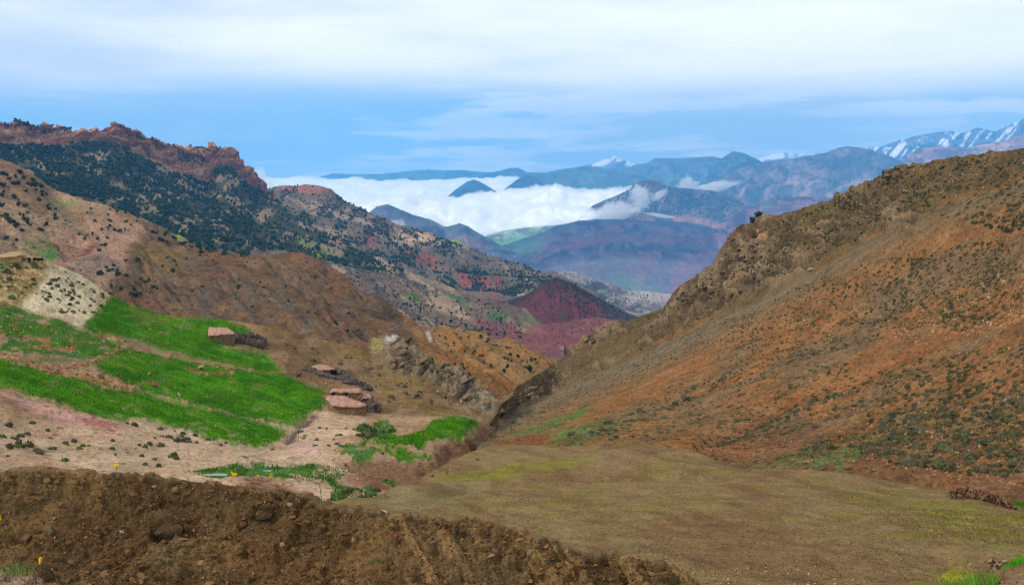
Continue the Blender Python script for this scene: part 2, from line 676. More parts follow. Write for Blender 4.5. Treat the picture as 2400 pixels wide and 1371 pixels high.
ridge('mountain_range', [(1400, 420), (1440, 404), (1489, 387), (1515, 383), (1535, 372), (1560, 371), (1582, 372), (1623, 370), (1670, 368), (1690, 372), (1740, 385), (1800, 395)],
      12500, ([1390, 1810], [450, 450]), 11000, 140, (95, 95, 95), 2.5, 23, 7)
ridge('rocky_peak', [(1640, 440), (1656, 421), (1663, 405), (1672, 390), (1693, 371), (1717, 355), (1744, 360), (1767, 371), (1790, 382), (1830, 396), (1870, 410)],
      9800, ([1630, 1880], [470, 470]), 9000, 90, (80, 85, 85), 2.2, 24, 5)
ridge('far_hill', [(1115, 425), (1135, 411), (1165, 402), (1197, 394), (1214, 394), (1238, 406), (1252, 417), (1270, 428)],
      11800, ([1100, 1280], [450, 450]), 11200, 60, (75, 80, 80), 1.6, 25, 6)
ridge('big_mountain', [(1600, 480), (1640, 455), (1656, 444), (1680, 428), (1703, 407), (1737, 395), (1784, 382), (1821, 375), (1858, 373), (1898, 365), (1938, 358), (1965, 347), (1985, 343),
                       (2005, 346), (2033, 350), (2070, 360), (2103, 374), (2140, 392), (2200, 410)],
      8000, ([1590, 2210], [520, 520]), 6200, 200, (112, 98, 92), 4.2, 26, 4, nr=60,
      extra=lambda L: (L.fill((175, 145, 130), smooth((L.streak(-0.45, 60, 14, 4, 3) - 0.10) / 0.25) * smooth((L.q[:, 1] - 415) / 20)),
                       L.fill((70, 75, 75), smooth((L.streak(0.9, 50, 22, 4, 8) - 0.02) / 0.3) * 0.55)))
ridge('purple_ridge', [(2080, 420), (2117, 384), (2137, 357), (2164, 347), (2204, 345), (2238, 346), (2261, 351), (2278, 344), (2321, 337), (2355, 331), (2382, 320), (2400, 318), (2450, 305), (2520, 300)],
      6200, ([2070, 2530], [440, 440]), 5200, 160, (150, 122, 118), 2.6, 27, 3)
ridge('purple_ridge', [(1620, 580), (1700, 520), (1740, 495), (1788, 475), (1835, 465), (1885, 460), (1935, 464), (1975, 467), (2040, 470), (2100, 480)],
      4600, ([1610, 2110], [560, 540]), 3800, 140, (112, 82, 88), 2.6, 28, 2.2,
      extra=lambda L: L.fill((80, 135, 90), L.mask([(1783, 490), (1800, 484), (1812, 487), (1795, 494)], 3, 2, 10)))
for sx, sy, seed in (((1035, 1110, 1165), (472, 421, 450), 31), ((1165, 1235, 1305), (458, 411, 458), 32)):
    x0, xm, x1 = sx
    y0, ym, y1 = sy
    ridge('cloud_island_hill', [(x0, y0), (x0 + 0.45 * (xm - x0), y0 - 0.55 * (y0 - ym)), (x0 + 0.8 * (xm - x0), ym + 5), (xm, ym), (xm + 0.25 * (x1 - xm), ym + 5), (xm + 0.6 * (x1 - xm), ym + 0.55 * (y1 - ym)), (x1, y1)],
          9000, ([x0 - 10, x1 + 10], [490, 490]), 8400, 70, (62, 70, 72), 1.6, seed, 4)


def hill6_zones(L):
    L.fill((150, 125, 112), smooth((L.streak(0.1, 40, 30, 4, 3) + 0.05) / 0.3) * 0.6)
    L.fill((178, 128, 108), L.mask([(1570, 512), (1640, 513), (1700, 528), (1712, 545), (1690, 555), (1640, 535), (1580, 522)], 6, 8, 20))
    L.fill((120, 78, 74), L.mask([(1490, 430), (1530, 427), (1556, 434), (1545, 440), (1500, 438)], 5, 4, 12) * 0.8)


hill6 = ridge('shrubby_hill', [(1340, 520), (1365, 500), (1391, 481), (1415, 471), (1448, 458), (1478, 444), (1489, 431), (1515, 422), (1535, 426), (1556, 434), (1586, 441), (1636, 444), (1676, 449),
                       (1703, 458), (1737, 475), (1770, 491), (1800, 503), (1850, 530)],
      5600, ([1330, 1860], [600, 620]), 4700, 200, (84, 74, 70), 3.2, 33, 2.7, nr=60, extra=hill6_zones, peb_dark=0.16, peb_amt=0.62, peb=0.8)


def mesa_zones(L):
    w = L.q[:, 1] + 5 * fbm(L.qz / 70, 3, 5)
    top = np.interp(L.q[:, 0], L.cols, L.py[L.nb])
    dep = w - top
    L.fill((106, 72, 80), smooth((fbm(L.qz / np.array([60, 7, 1]), 4, 8) + 0.1) / 0.4) * smooth((110 - dep) / 40) * 0.9)
    L.fill((44, 36, 48), smooth(1 - np.abs(dep - 68 - 6 * fbm(L.qz / 40, 3, 4)) / 8) * smooth((fbm(L.qz / np.array([30, 60, 1]), 3, 12) + 0.25) / 0.3) * 0.9)
    L.fill((62, 56, 70), smooth(1 - np.abs(dep - 6) / 7) * 0.6)
    L.fill((128, 118, 122), smooth((dep - 80) / 25) * 0.65)
    L.fill((140, 88, 104), L.mask([(1500, 600), (1540, 590), (1520, 640), (1500, 680), (1480, 670)], 12, 14, 30) * 0.45)
    L.fill((150, 98, 112), L.mask([(1580, 620), (1690, 590), (1650, 640), (1590, 690), (1560, 690)], 14, 14, 30) * 0.45)
    L.fill((85, 130, 100), L.mask([(1130, 600), (1210, 570), (1290, 545), (1260, 590), (1180, 620), (1130, 625)], 16, 12, 30) * 0.55)
    L.fill((110, 150, 120), L.mask([(1420, 655), (1500, 650), (1560, 690), (1460, 690)], 14, 12, 30) * 0.4)
    led = fbm(np.stack([L.q[:, 0] / 200, dep / 9, 0 * dep], -1), 3, 77)
    L.push(led * 18 * smooth(dep / 6) * smooth((110 - dep) / 20), 0.0)


ridge('layered_mesa', [(1090, 625), (1130, 595), (1170, 578), (1221, 562), (1271, 545), (1305, 531), (1355, 518), (1401, 515), (1485, 515), (1535, 518), (1603, 521), (1646, 527), (1676, 537),
                       (1703, 552), (1720, 568), (1760, 600)],
      4200, ([1080, 1300, 1500, 1770], [690, 720, 740, 740]), 3000, 240, (80, 72, 84), 3.6, 34, 2.0, nr=90, extra=mesa_zones, peb=0.5, var=0.2, spur=0.3)
ridge('valley_slope', [(1120, 566), (1140, 552), (1180, 541), (1230, 534), (1300, 528), (1390, 516), (1440, 515)],
      4900, ([1110, 1450], [640, 600]), 4200, 90, (150, 170, 140), 1.2, 35, 2,
      extra=lambda L: L.fill((120, 175, 105), L.mask([(1150, 570), (1230, 555), (1270, 560), (1200, 590), (1150, 590)], 8, 6, 20)))
ridge('twin_peaked_hill', [(840, 520), (865, 498), (885, 484), (909, 480), (935, 490), (969, 504), (1003, 513), (1033, 528), (1046, 532), (1076, 524), (1097, 531), (1123, 548), (1150, 562), (1177, 577), (1220, 600)],
      3800, ([830, 1230], [640, 660]), 3000, 170, (100, 92, 92), 3.4, 36, 1.8, nr=60,
      extra=lambda L: (L.fill((150, 100, 110), L.mask([(1060, 560), (1110, 560), (1140, 590), (1080, 600)], 12, 12, 30) * 0.6),
                       L.fill((85, 95, 85), smooth((L.streak(0.9, 40, 16, 4, 8)) / 0.3) * 0.6)))
grey_hill = ridge('grey_scrub_hill', [(1250, 670), (1280, 652), (1300, 643), (1338, 635), (1368, 645), (1418, 661), (1468, 679), (1500, 683), (1570, 690), (1640, 705), (1700, 720)],
      2300, ([1240, 1710], [770, 790]), 1600, 190, (112, 103, 94), 3.0, 37, 1.1, nr=80, peb_dark=0.25, peb_amt=0.55, peb=0.7,
      extra=lambda L: (L.fill((190, 172, 158), L.mask([(1440, 690), (1520, 682), (1590, 694), (1580, 715), (1480, 710)], 12, 12, 25) * 0.8),
                       L.fill((175, 160, 150), smooth((L.streak(0.25, 50, 9, 4, 8)) / 0.2) * 0.45)))


# ------------------------------------------------------------------ second mountain with the red cliffs
second = Layer([
    [(560, 520, 2500), (600, 470, 2450), (624, 447, 2400), (650, 437, 2400), (691, 436, 2380), (731, 439, 2360), (774, 445, 2340), (801, 467, 2320), (862, 500, 2280), (885, 517, 2260), (936, 530, 2220),
     (979, 545, 2180), (1036, 564, 2120), (1070, 569, 2100), (1103, 587, 2060), (1144, 607, 2000), (1170, 607, 1980), (1204, 618, 1950), (1238, 634, 1900), (1291, 644, 1860), (1340, 668, 1800), (1400, 700, 1750)],
    [(560, 560, 1950), (700, 530, 1950), (850, 570, 1900), (1000, 630, 1820), (1150, 665, 1700), (1290, 690, 1620), (1400, 730, 1560)],
    [(560, 640, 1600), (700, 640, 1550), (900, 690, 1480), (1100, 730, 1420), (1250, 760, 1380), (1400, 800, 1340)]],
    560, 1400, 300, 100, back=(4, 200, -140), skirt=(2, -40, -60))
w = second.W()
rel = ridged(w / 150.0, 5, 41) * 16 + fbm(w / 30, 3, 42) * 4
second.push(rel * np.where(np.arange(second.nr) <= second.nb + 1, 0.35, 1.0)[:, None].repeat(second.nc, 1).ravel(), 0.2)
second.fill((112, 98, 84))
second.fill((92, 88, 80), smooth((second.streak(0.5, 70, 26, 4, 4)) / 0.3) * 0.8)
second.fill((168, 142, 114), smooth((second.streak(0.42, 120, 15, 4, 7) - 0.12) / 0.15) * 0.85 * smooth((1270 - second.q[:, 0]) / 40))
second.fill((168, 105, 85), second.mask([(640, 438), (700, 436), (770, 446), (760, 460), (700, 455), (650, 450)], 6, 6, 14) * 0.75)
second.fill((205, 165, 130), second.mask([(930, 545), (1000, 560), (1050, 580), (1000, 590), (940, 575)], 8, 12, 20) * 0.8)
RED = (146, 80, 66)
for pl in ([(945, 600), (1000, 602), (1050, 620), (1048, 645), (1010, 635), (970, 620)], [(1066, 632), (1120, 640), (1150, 665), (1170, 700), (1110, 690), (1070, 665)],
           [(1155, 660), (1180, 670), (1180, 705), (1160, 700)], [(850, 560), (900, 590), (880, 590), (840, 570)], [(728, 535), (790, 565), (810, 585), (770, 570), (735, 548)]):
    second.fill(RED, second.mask(pl, 9, 14, 16, 3) * (0.25 + 0.75 * smooth((second.streak(1.25, 40, 8, 3, 6) + 0.2) / 0.25)))
second.fill((120, 160, 70), second.mask([(1045, 568), (1095, 583), (1085, 588), (1045, 578)], 4, 4, 12) * 0.8)
second.build('red_cliff_mountain', terrain_mat('ground_of_red_cliff_mountain', 0.9, var=0.25, peb=0.75, peb_px=8, peb_dark=0.2, peb_light=1.3, peb_amt=0.5, bump=0.6), **STRUCT)

# ------------------------------------------------------------------ cliff mountain with the juniper slope
SKYA = [(-200, 300), (-100, 292), (0, 289), (20, 290), (44, 284), (60, 284), (74, 292), (91, 297), (114, 295), (144, 305), (174, 317), (188, 312), (201, 312), (218, 309), (242, 302), (265, 295), (282, 300), (299, 309),
        (315, 306), (329, 310), (342, 320), (356, 320), (369, 324), (389, 337), (403, 351), (416, 350), (436, 352), (450, 344), (470, 341), (497, 344), (523, 351), (544, 356), (554, 367), (560, 386), (566, 390), (584, 392),
        (594, 411), (604, 418), (607, 433), (614, 444), (640, 462), (680, 490), (720, 519), (760, 545), (800, 570), (850, 596), (900, 616), (940, 630), (1000, 655), (1080, 684), (1150, 703), (1200, 716), (1260, 748), (1320, 800)]
BASEA = [(-200, 345), (0, 341), (34, 344), (60, 347), (87, 354), (111, 345), (148, 345), (181, 342), (215, 338), (235, 332), (262, 333), (285, 344), (302, 357), (322, 364), (352, 381), (376, 391), (403, 401), (430, 408),
         (453, 418), (487, 431), (503, 408), (517, 391), (537, 394), (557, 408), (570, 428), (596, 444), (614, 452), (640, 470)]
sx = np.array(SKYA, float)
bx = np.array(BASEA, float)
dA = ([-200, 0, 300, 614, 900, 1080, 1200, 1320], [1200, 1300, 1550, 1850, 1450, 1300, 1150, 950])
mA = ([-200, 0, 300, 600, 760, 900, 1050, 1200, 1320], [420, 425, 510, 590, 640, 690, 720, 765, 820])
mdA = ([-200, 0, 300, 600, 900, 1200, 1320], [920, 950, 1000, 1050, 980, 900, 800])
lA = ([-200, 0, 300, 600, 800, 1000, 1150, 1320], [470, 480, 590, 665, 745, 810, 850, 900])
ldA = ([-200, 0, 300, 600, 800, 1000, 1150, 1320], [780, 790, 780, 740, 700, 680, 660, 640])
xs = np.linspace(-200, 1320, 400)
top = np.interp(xs, sx[:, 0], sx[:, 1])
base = np.where(xs < 640, np.interp(xs, bx[:, 0], bx[:, 1]), top + 6)
td = np.interp(xs, *dA)
cliffA = Layer([list(zip(xs, top, td)), list(zip(xs, np.maximum(base, top + 3), td * 0.985)),
                list(zip(xs, np.maximum(np.interp(xs, *mA), base + 12), np.interp(xs, *mdA))),
                list(zip(xs, np.maximum(np.interp(xs, *lA), base + 30), np.interp(xs, *ldA)))], -200, 1320, 470, 140, back=(4, 160, -90), skirt=(2, -40, -40))
w = cliffA.W()
cl = cliffA.q[:, 1] - np.interp(cliffA.q[:, 0], xs, base)
isc = smooth(-cl / 5 + 0.6) * (cliffA.q[:, 0] < 640)
edgef = np.where(np.arange(cliffA.nr) <= cliffA.nb + 1, 0.5, 1.0)[:, None].repeat(cliffA.nc, 1).ravel()
rel = (1 - isc) * (ridged(w / 130, 4, 51) * 9 + fbm(w / 22, 3, 52) * 2.2) \
    + isc * (ridged(w / np.array([22, 30, 60]), 4, 53) * 10 + fbm(w / np.array([60, 60, 6]), 4, 54) * 7 + ridged(w / np.array([7, 9, 12]), 3, 57) * 3 + vnoise(np.floor(w / np.array([14, 40, 13]) + 0.6 * fbm(w / 40, 2, 58)[:, None]), 59) * 9)
cliffA.push(rel * np.where(isc > 0.5, np.maximum(edgef, 0.6), edgef), 0.12)
cliffA.fill((150, 130, 104))
scrub = smooth((fbm(cliffA.qz / np.array([34, 20, 1]), 4, 56) + 0.18) / 0.2)
cliffA.fill((66, 72, 56), scrub * (cliffA.q[:, 0] < 960) * 0.93)
st = fbm(np.stack([cliffA.q[:, 0] / 160, (cl + 0.25 * cliffA.q[:, 0] * 0) / 7.0, 0 * cl], -1), 4, 55)
cliffA.fill((164, 106, 80), isc)
cliffA.fill((204, 152, 116), isc * smooth((st - 0.02) / 0.2) * 0.85)
cliffA.fill((96, 64, 54), isc * smooth((-st - 0.1) / 0.2) * 0.7)
low = smooth((cliffA.q[:, 1] - np.interp(cliffA.q[:, 0], [0, 600, 900, 1300], [560, 585, 640, 700])) / 25)
cliffA.fill((128, 108, 92), low * (1 - isc) * 0.9)
cliffA.fill((98, 86, 82), low * smooth((cliffA.streak(0.6, 60, 25, 4, 3) - 0.05) / 0.25) * 0.8)
cliffA.fill((180, 150, 120), smooth((cliffA.streak(0.5, 90, 14, 4, 5) - 0.14) / 0.15) * (1 - isc) * smooth((cliffA.q[:, 0] - 650) / 60) * 0.85)
for pl, c in (([(690, 555), (740, 575), (800, 610), (800, 618), (740, 600), (700, 575)], (132, 140, 68)), ([(615, 575), (660, 585), (660, 597), (635, 597)], (72, 138, 62)),
              ([(945, 695), (985, 698), (975, 708), (950, 706)], (100, 125, 70)), ([(1020, 690), (1090, 705), (1120, 725), (1060, 712)], (76, 112, 76)),
              ([(1130, 735), (1180, 733), (1215, 745), (1170, 750)], (60, 110, 72)), ([(1090, 700), (1200, 730), (1265, 760), (1240, 765), (1150, 735)], (118, 118, 84)),
              ([(400, 535), (435, 545), (430, 555), (400, 545)], (125, 150, 70)), ([(700, 700), (740, 720), (720, 724)], (140, 140, 80))):
    cliffA.fill(c, cliffA.mask(pl, 5, 6, 14) * 0.9)
for pl in ([(1100, 745), (1170, 755), (1240, 765), (1320, 790), (1320, 850), (1270, 850), (1200, 810), (1140, 790)],):
    cliffA.fill((138, 86, 80), cliffA.mask(pl, 12, 12, 25))
cliffA.fill((122, 84, 74), cliffA.mask([(1060, 690), (1150, 705), (1200, 718), (1230, 745), (1150, 735), (1080, 710)], 8, 8, 20) * 0.6)
cliffA.build('cliff_mountain', terrain_mat('ground_of_cliff_mountain', 0.6, var=0.25, peb=0.6, peb_px=9, peb_dark=0.35, peb_light=1.3, peb_amt=0.4, bump=1.0, tuft=0.3, tuft_px=13), **STRUCT)


# ------------------------------------------------------------------ red cone hill and the red ridge before it
def red_zones(L):
    L.fill((78, 62, 58), smooth((L.streak(0.6, 40, 14, 4, 3) + 0.05) / 0.3) * 0.65 * smooth((L.q[:, 0] - 1270) / 60))
    top = np.interp(L.q[:, 0], L.cols, L.py[L.nb])
    L.fill((62, 52, 46), smooth((30 - (L.q[:, 1] - top)) / 20) * 0.9)
    L.fill((74, 68, 66), smooth((L.q[:, 0] - 1400) / 50) * 0.8)


red1 = ridge('red_cone_hill', [(1150, 728), (1194, 705), (1234, 690), (1262, 672), (1288, 655), (1305, 651), (1328, 658), (1362, 676), (1402, 700), (1435, 716), (1469, 733), (1492, 741), (1560, 760)],
             1400, ([1140, 1570], [820, 840]), 1050, 230, (98, 55, 53), 4.5, 61, 0.7, nr=90, mott=0.25, extra=red_zones, peb_dark=0.3, peb_amt=0.25, peb=0.7)
red2 = ridge('red_ridge', [(1190, 800), (1220, 778), (1248, 764), (1321, 757), (1368, 747), (1402, 743), (1435, 750), (1500, 785), (1560, 820)],
             950, ([1180, 1570], [880, 900]), 720, 200, (118, 74, 72), 2.5, 62, 0.45, nr=60, mott=0.2, peb_dark=0.3, peb_amt=0.25, peb=0.6,
             extra=lambda L: (L.fill((165, 98, 90), L.mask([(1190, 800), (1250, 765), (1270, 800), (1290, 850), (1260, 850)], 14, 12, 25) * 0.7),
                              L.fill((108, 66, 72), L.mask([(1285, 815), (1330, 815), (1350, 850), (1290, 870)], 10, 6, 20) * 0.8)))

# ------------------------------------------------------------------ sandy hill, brown hill and ochre spur beyond the fields
sandy = Layer([
    [(-200, 330, 640), (-80, 352, 630), (0, 374, 620), (34, 384, 616), (67, 404, 612), (94, 428, 608), (124, 445, 605), (158, 455, 600), (188, 468, 598), (218, 475, 595), (255, 487, 590), (279, 495, 588), (312, 508, 584),
     (352, 525, 580), (379, 535, 576), (420, 552, 572), (470, 580, 565), (537, 601, 558), (587, 606, 550), (640, 597, 540), (690, 591, 530), (720, 597, 526), (744, 608, 522), (761, 627, 518), (788, 639, 512), (815, 662, 505),
     (835, 679, 500), (868, 692, 494), (895, 699, 488), (915, 719, 480), (952, 743, 468), (986, 762, 455), (1036, 766, 440), (1083, 775, 426), (1117, 784, 418), (1150, 792, 408), (1184, 798, 400), (1217, 814, 390),
     (1248, 831, 378), (1275, 844, 366), (1300, 857, 352), (1340, 875, 345)],
    [(-200, 430, 540), (0, 445, 540), (150, 520, 530), (300, 570, 520), (450, 640, 490), (600, 650, 480), (760, 690, 462), (900, 760, 420), (1000, 800, 385), (1100, 825, 365), (1200, 850, 345), (1300, 880, 325), (1340, 890, 322)],
    [(-200, 560, 445), (0, 560, 450), (150, 590, 470), (300, 640, 430), (450, 700, 400), (600, 730, 385), (760, 765, 360), (880, 800, 330), (1000, 840, 315), (1100, 865, 305), (1200, 890, 295), (1300, 905, 300), (1340, 910, 300)],
    [(-200, 650, 385), (0, 650, 390), (150, 665, 395), (250, 720, 372), (400, 765, 345), (600, 800, 305), (800, 860, 272), (900, 850, 270), (1050, 900, 262), (1170, 945, 255), (1300, 975, 262), (1340, 985, 262)]],
    -200, 1340, 410, 150, back=(4, 70, -40), skirt=(2, -30, -20))
w = sandy.W()
edgef = np.where(np.arange(sandy.nr) <= sandy.nb + 1, 0.35, 1.0)[:, None].repeat(sandy.nc, 1).ravel()
rel = ridged(w / 48, 4, 71) * 3.2 + fbm(w / 9, 3, 72) * 0.8
gul = sandy.streak(0.75, 160, 26, 3, 73)
rel += -2.6 * smooth((gul - 0.05) / 0.3) + ridged(w / 5.0, 3, 74) * 0.8
sandy.push(rel * edgef, 0.25)
sandy.fill((138, 110, 82))
x, y = sandy.q[:, 0], sandy.q[:, 1]
brown = smooth((sandy.warp(30, 80, 5)[:, 0] - np.interp(y, [560, 620, 700, 800], [330, 260, 200, 200])) / 60)
sandy.fill((166, 136, 104), (1 - brown) * smooth((sandy.streak(0.4, 120, 40, 4, 8) + 0.25) / 0.4) * 0.9)
sandy.fill((168, 126, 104), sandy.mask([(130, 560), (220, 500), (330, 540), (420, 600), (330, 640), (230, 600), (160, 640)], 25, 25, 50) * 0.5)
sandy.fill((156, 130, 112), sandy.mask([(150, 610), (250, 590), (390, 605), (330, 650), (200, 670)], 18, 20, 40) * 0.7)
sandy.fill((112, 88, 62), brown * 0.95)
sandy.fill((92, 74, 56), brown * smooth((sandy.streak(0.6, 90, 22, 4, 9) - 0.0) / 0.25) * 0.75)
sandy.fill((132, 104, 78), brown * smooth((sandy.streak(0.85, 120, 10, 4, 19) - 0.12) / 0.15) * 0.7)
sandy.fill((106, 94, 82), brown * smooth((fbm(sandy.qz / np.array([40, 22, 1]), 4, 29) - 0.14) / 0.12) * 0.6)
sandy.fill((128, 92, 62), brown * smooth((fbm(sandy.qz / np.array([60, 30, 1]), 3, 39) - 0.2) / 0.12) * 0.6)
sandy.fill((128, 104, 60), sandy.mask([(310, 580), (370, 570), (470, 600), (420, 640), (340, 640)], 15, 12, 30) * 0.7)
ochre = sandy.mask([(940, 745), (990, 763), (1120, 782), (1220, 812), (1320, 860), (1300, 960), (1150, 950), (1040, 900), (990, 820)], 14, 12, 30)
sandy.fill((150, 116, 74), ochre * 0.95)
sandy.fill((154, 108, 62), ochre * smooth((sandy.streak(0.62, 220, 12, 3, 9) - 0.06) / 0.12) * 0.9)
sandy.fill((120, 84, 48), ochre * smooth((sandy.streak(0.62, 180, 14, 3, 14) - 0.1) / 0.14) * 0.7)
sandy.fill((186, 172, 160), sandy.mask([(997, 788), (1005, 781), (1013, 790), (1012, 799), (1003, 797)], 2, 2, 6))
sandy.fill((160, 150, 90), sandy.mask([(860, 800), (895, 795), (905, 815), (895, 845), (870, 835)], 8, 6, 15) * 0.8)
sandy.fill((186, 174, 158), sandy.mask([(888, 799), (905, 795), (935, 797), (915, 808), (905, 818)], 3, 3, 8))
for pl, c in (([(50, 562), (105, 553), (130, 580), (145, 605), (95, 615), (60, 590)], (132, 126, 78)), ([(95, 588), (130, 582), (146, 604), (110, 610)], (84, 128, 62)),
              ([(70, 425), (100, 455), (170, 470), (190, 478), (130, 470), (85, 440)], (142, 150, 82)), ([(395, 540), (435, 548), (440, 562), (405, 552)], (125, 148, 72))):
    sandy.fill(c, sandy.mask(pl, 6, 6, 15) * 0.85)
for pl in ([(126, 562), (150, 600), (165, 622), (150, 615), (132, 585)], [(168, 555), (178, 552), (176, 575)], [(158, 610), (240, 560), (210, 590)]):
    sandy.fill((140, 66, 62), sandy.mask(pl, 4, 4, 10) * 0.8)
sandy.build('brown_hill', terrain_mat('ground_of_brown_hill', 0.21, var=0.38, peb=0.6, peb_px=9, peb_dark=0.4, peb_light=1.4, peb_amt=0.45, bump=1.0, tuft=0.28, tuft_px=18), **STRUCT)

# ------------------------------------------------------------------ near valley side: knoll, green terraces, stream bed
FTOP = [(-250, 585, 190), (-100, 595, 192), (0, 606, 195), (100, 615, 198), (141, 626, 200), (188, 646, 203), (215, 666, 203), (255, 692, 203), (295, 708, 208), (336, 723, 212), (386, 738, 216), (453, 747, 222), (487, 745, 225),
        (537, 751, 228), (604, 763, 230), (671, 775, 232), (702, 784, 233), (752, 797, 234), (803, 807, 235), (846, 817, 236), (870, 833, 236), (892, 826, 237), (913, 811, 238), (937, 801, 238), (970, 810, 237), (990, 832, 236),
        (1014, 856, 235), (1044, 858, 233), (1078, 868, 230), (1098, 886, 228), (1121, 906, 225), (1155, 928, 220), (1168, 950, 215), (1200, 985, 205)]
field = Layer([FTOP,
    [(-250, 690, 168), (0, 690, 175), (100, 700, 182), (200, 730, 185), (300, 760, 190), (480, 780, 205), (600, 810, 210), (760, 860, 205), (870, 890, 200), (920, 880, 210), (1000, 905, 205), (1100, 945, 200), (1170, 975, 195), (1200, 1000, 195)],
    [(-250, 770, 145), (0, 770, 150), (200, 800, 165), (400, 850, 178), (600, 880, 182), (760, 930, 172), (870, 950, 172), (1000, 955, 175), (1100, 970, 178), (1170, 995, 180), (1200, 1010, 185)],
    [(-250, 880, 112), (0, 880, 120), (200, 905, 134), (400, 945, 146), (600, 990, 142), (720, 1000, 140), (800, 1000, 140), (880, 1000, 142), (1000, 990, 145), (1100, 990, 146), (1170, 1010, 165), (1200, 1020, 172)],
    [(-250, 1000, 90), (0, 1000, 94), (200, 1020, 100), (400, 1045, 106), (640, 1065, 109), (760, 1060, 110), (900, 1062, 109), (1000, 1062, 110), (1050, 1040, 122), (1100, 1025, 132), (1170, 1020, 155), (1200, 1030, 160)],
    [(-250, 1110, 72), (0, 1105, 76), (400, 1110, 82), (600, 1130, 80), (760, 1150, 76), (860, 1160, 74), (960, 1135, 82), (1010, 1105, 92), (1080, 1072, 108), (1140, 1045, 130), (1200, 1042, 150)],
    [(-250, 1240, 50), (0, 1240, 52), (400, 1240, 56), (760, 1260, 56), (960, 1250, 58), (1200, 1200, 80)]],
    -250, 1200, 440, 240, back=(4, 40, -26), skirt=(2, -10, -6))
FW = field.W()
FX, FY = field.q[:, 0], field.q[:, 1]
ROCK1 = [(895, 850), (905, 815), (937, 798), (972, 808), (995, 835), (1014, 858), (1044, 856), (1080, 868), (1100, 890), (1125, 908), (1170, 950), (1160, 975), (1100, 945), (1050, 920), (1000, 890), (950, 880), (905, 865)]
KNOLL = [(118, 622), (141, 620), (188, 640), (258, 690), (240, 735), (195, 768), (140, 745), (60, 733), (25, 716), (95, 655)]
KNOLLROCK = [(-250, 590), (0, 600), (125, 612), (105, 660), (80, 690), (30, 720), (-250, 720)]
G1 = [(188, 768), (215, 745), (262, 695), (300, 706), (386, 733), (453, 742), (520, 747), (575, 768), (592, 785), (585, 792), (560, 790), (545, 815), (622, 835), (645, 855), (652, 878), (600, 872), (540, 860), (470, 842), (390, 820), (330, 802), (290, 792), (230, 782)]
G2 = [(213, 862), (235, 840), (275, 822), (340, 832), (420, 845), (520, 865), (600, 878), (660, 882), (705, 905), (740, 925), (765, 952), (745, 966), (722, 985), (692, 1006), (640, 1000), (560, 985), (480, 965), (400, 942), (310, 915), (250, 885)]
G3 = [(-250, 800), (0, 848), (60, 868), (150, 890), (250, 905), (330, 928), (420, 950), (520, 975), (600, 998), (668, 1016), (655, 1038), (612, 1056), (560, 1050), (480, 1032), (420, 1012), (370, 990), (280, 992), (200, 977), (120, 947), (40, 922), (0, 905), (-250, 860)]
G4 = [(-250, 690), (0, 708), (60, 728), (140, 755), (200, 780), (285, 800), (280, 822), (250, 842), (150, 852), (60, 862), (0, 842), (-250, 800)]
G5 = [(862, 1046), (915, 1036), (955, 1026), (1000, 1012), (1015, 992), (1060, 984), (1112, 990), (1122, 998), (1098, 1013), (1090, 1030), (1030, 1034), (1000, 1046), (985, 1060), (940, 1061), (890, 1056)]
G5B = [(795, 1052), (850, 1030), (880, 1000), (905, 994), (935, 1012), (920, 1036), (862, 1046), (850, 1062), (800, 1060)]
G5C = [(890, 1064), (960, 1066), (1015, 1077), (1008, 1084), (960, 1079), (900, 1072)]
G6 = [(440, 1110), (560, 1090), (640, 1094), (720, 1098), (790, 1104), (850, 1092), (860, 1100), (800, 1122), (760, 1132), (620, 1137), (540, 1128)]
G7 = [(880, 1098), (930, 1105), (985, 1122), (975, 1130), (930, 1120)]
G8 = [(760, 1120), (820, 1135), (885, 1142), (880, 1155), (830, 1160), (780, 1140)]
green = np.zeros(len(FX))
for k, (pl, sf) in enumerate(((G1, 12), (G2, 10), (G3, 10), (G5, 7), (G5C, 5))):
    green = np.maximum(green, field.mask(pl, sf, 10, 14, k))
patchy = np.zeros(len(FX))
for k, (pl, sf) in enumerate(((G4, 8), (G5B, 6), (G6, 5), (G7, 5), (G8, 6), ([(700, 905), (770, 915), (760, 935), (720, 920)], 8), ([(790, 1062), (890, 1066), (1000, 1082), (880, 1082), (800, 1078)], 4))):
    patchy = np.maximum(patchy, field.mask(pl, sf, 9, 18, 10 + k))
pn = fbm(field.qz / np.array([34, 13, 1]), 4, 91)
patchy *= smooth((pn + 0.22) / 0.14)
rock1 = field.mask(ROCK1, 8, 8, 18, 4)
knr = field.mask(KNOLLROCK, 14, 12, 30, 5)
# relief: rough ground, smooth crops, jutting rock, stream cut
dm = np.repeat((FW[:, 1] / FPX)[:, None], 1, 1)[:, 0]
rough = ridged(FW / 14, 4, 81) * 0.9 + fbm(FW / 3.0, 3, 82) * 0.35
rough *= (1 - 0.75 * green)
c_, s_ = math.cos(-0.72), math.sin(-0.72)
uu = (field.warp(12, 40, 8)[:, 0] * c_ + FY * s_)
vv = (-FX * s_ + field.warp(12, 40, 9)[:, 1] * c_)
strata = ridged(np.stack([uu / 70, vv / 17, 0 * uu], -1), 4, 83) * 0.7 + 0.5 * ridged(field.qz / np.array([22, 20, 1]), 4, 85)
edgef = np.where(np.arange(field.nr) <= field.nb + 1, 0.3, 1.0)[:, None].repeat(field.nc, 1).ravel()
field.push((rough * edgef + rock1 * (strata * 1.6 + 0.7 * ridged(FW / 2.6, 4, 84))) * 1.0, 0.3)
CUT = [(800, 1092), (850, 1082), (905, 1083), (1005, 1088), (1022, 1070), (1050, 1040), (1098, 1034), (1132, 1002), (1190, 1000), (1180, 1040), (1080, 1085), (1000, 1125), (930, 1130), (860, 1108)]
cut = field.mask(CUT, 16, 2, 50, 7)
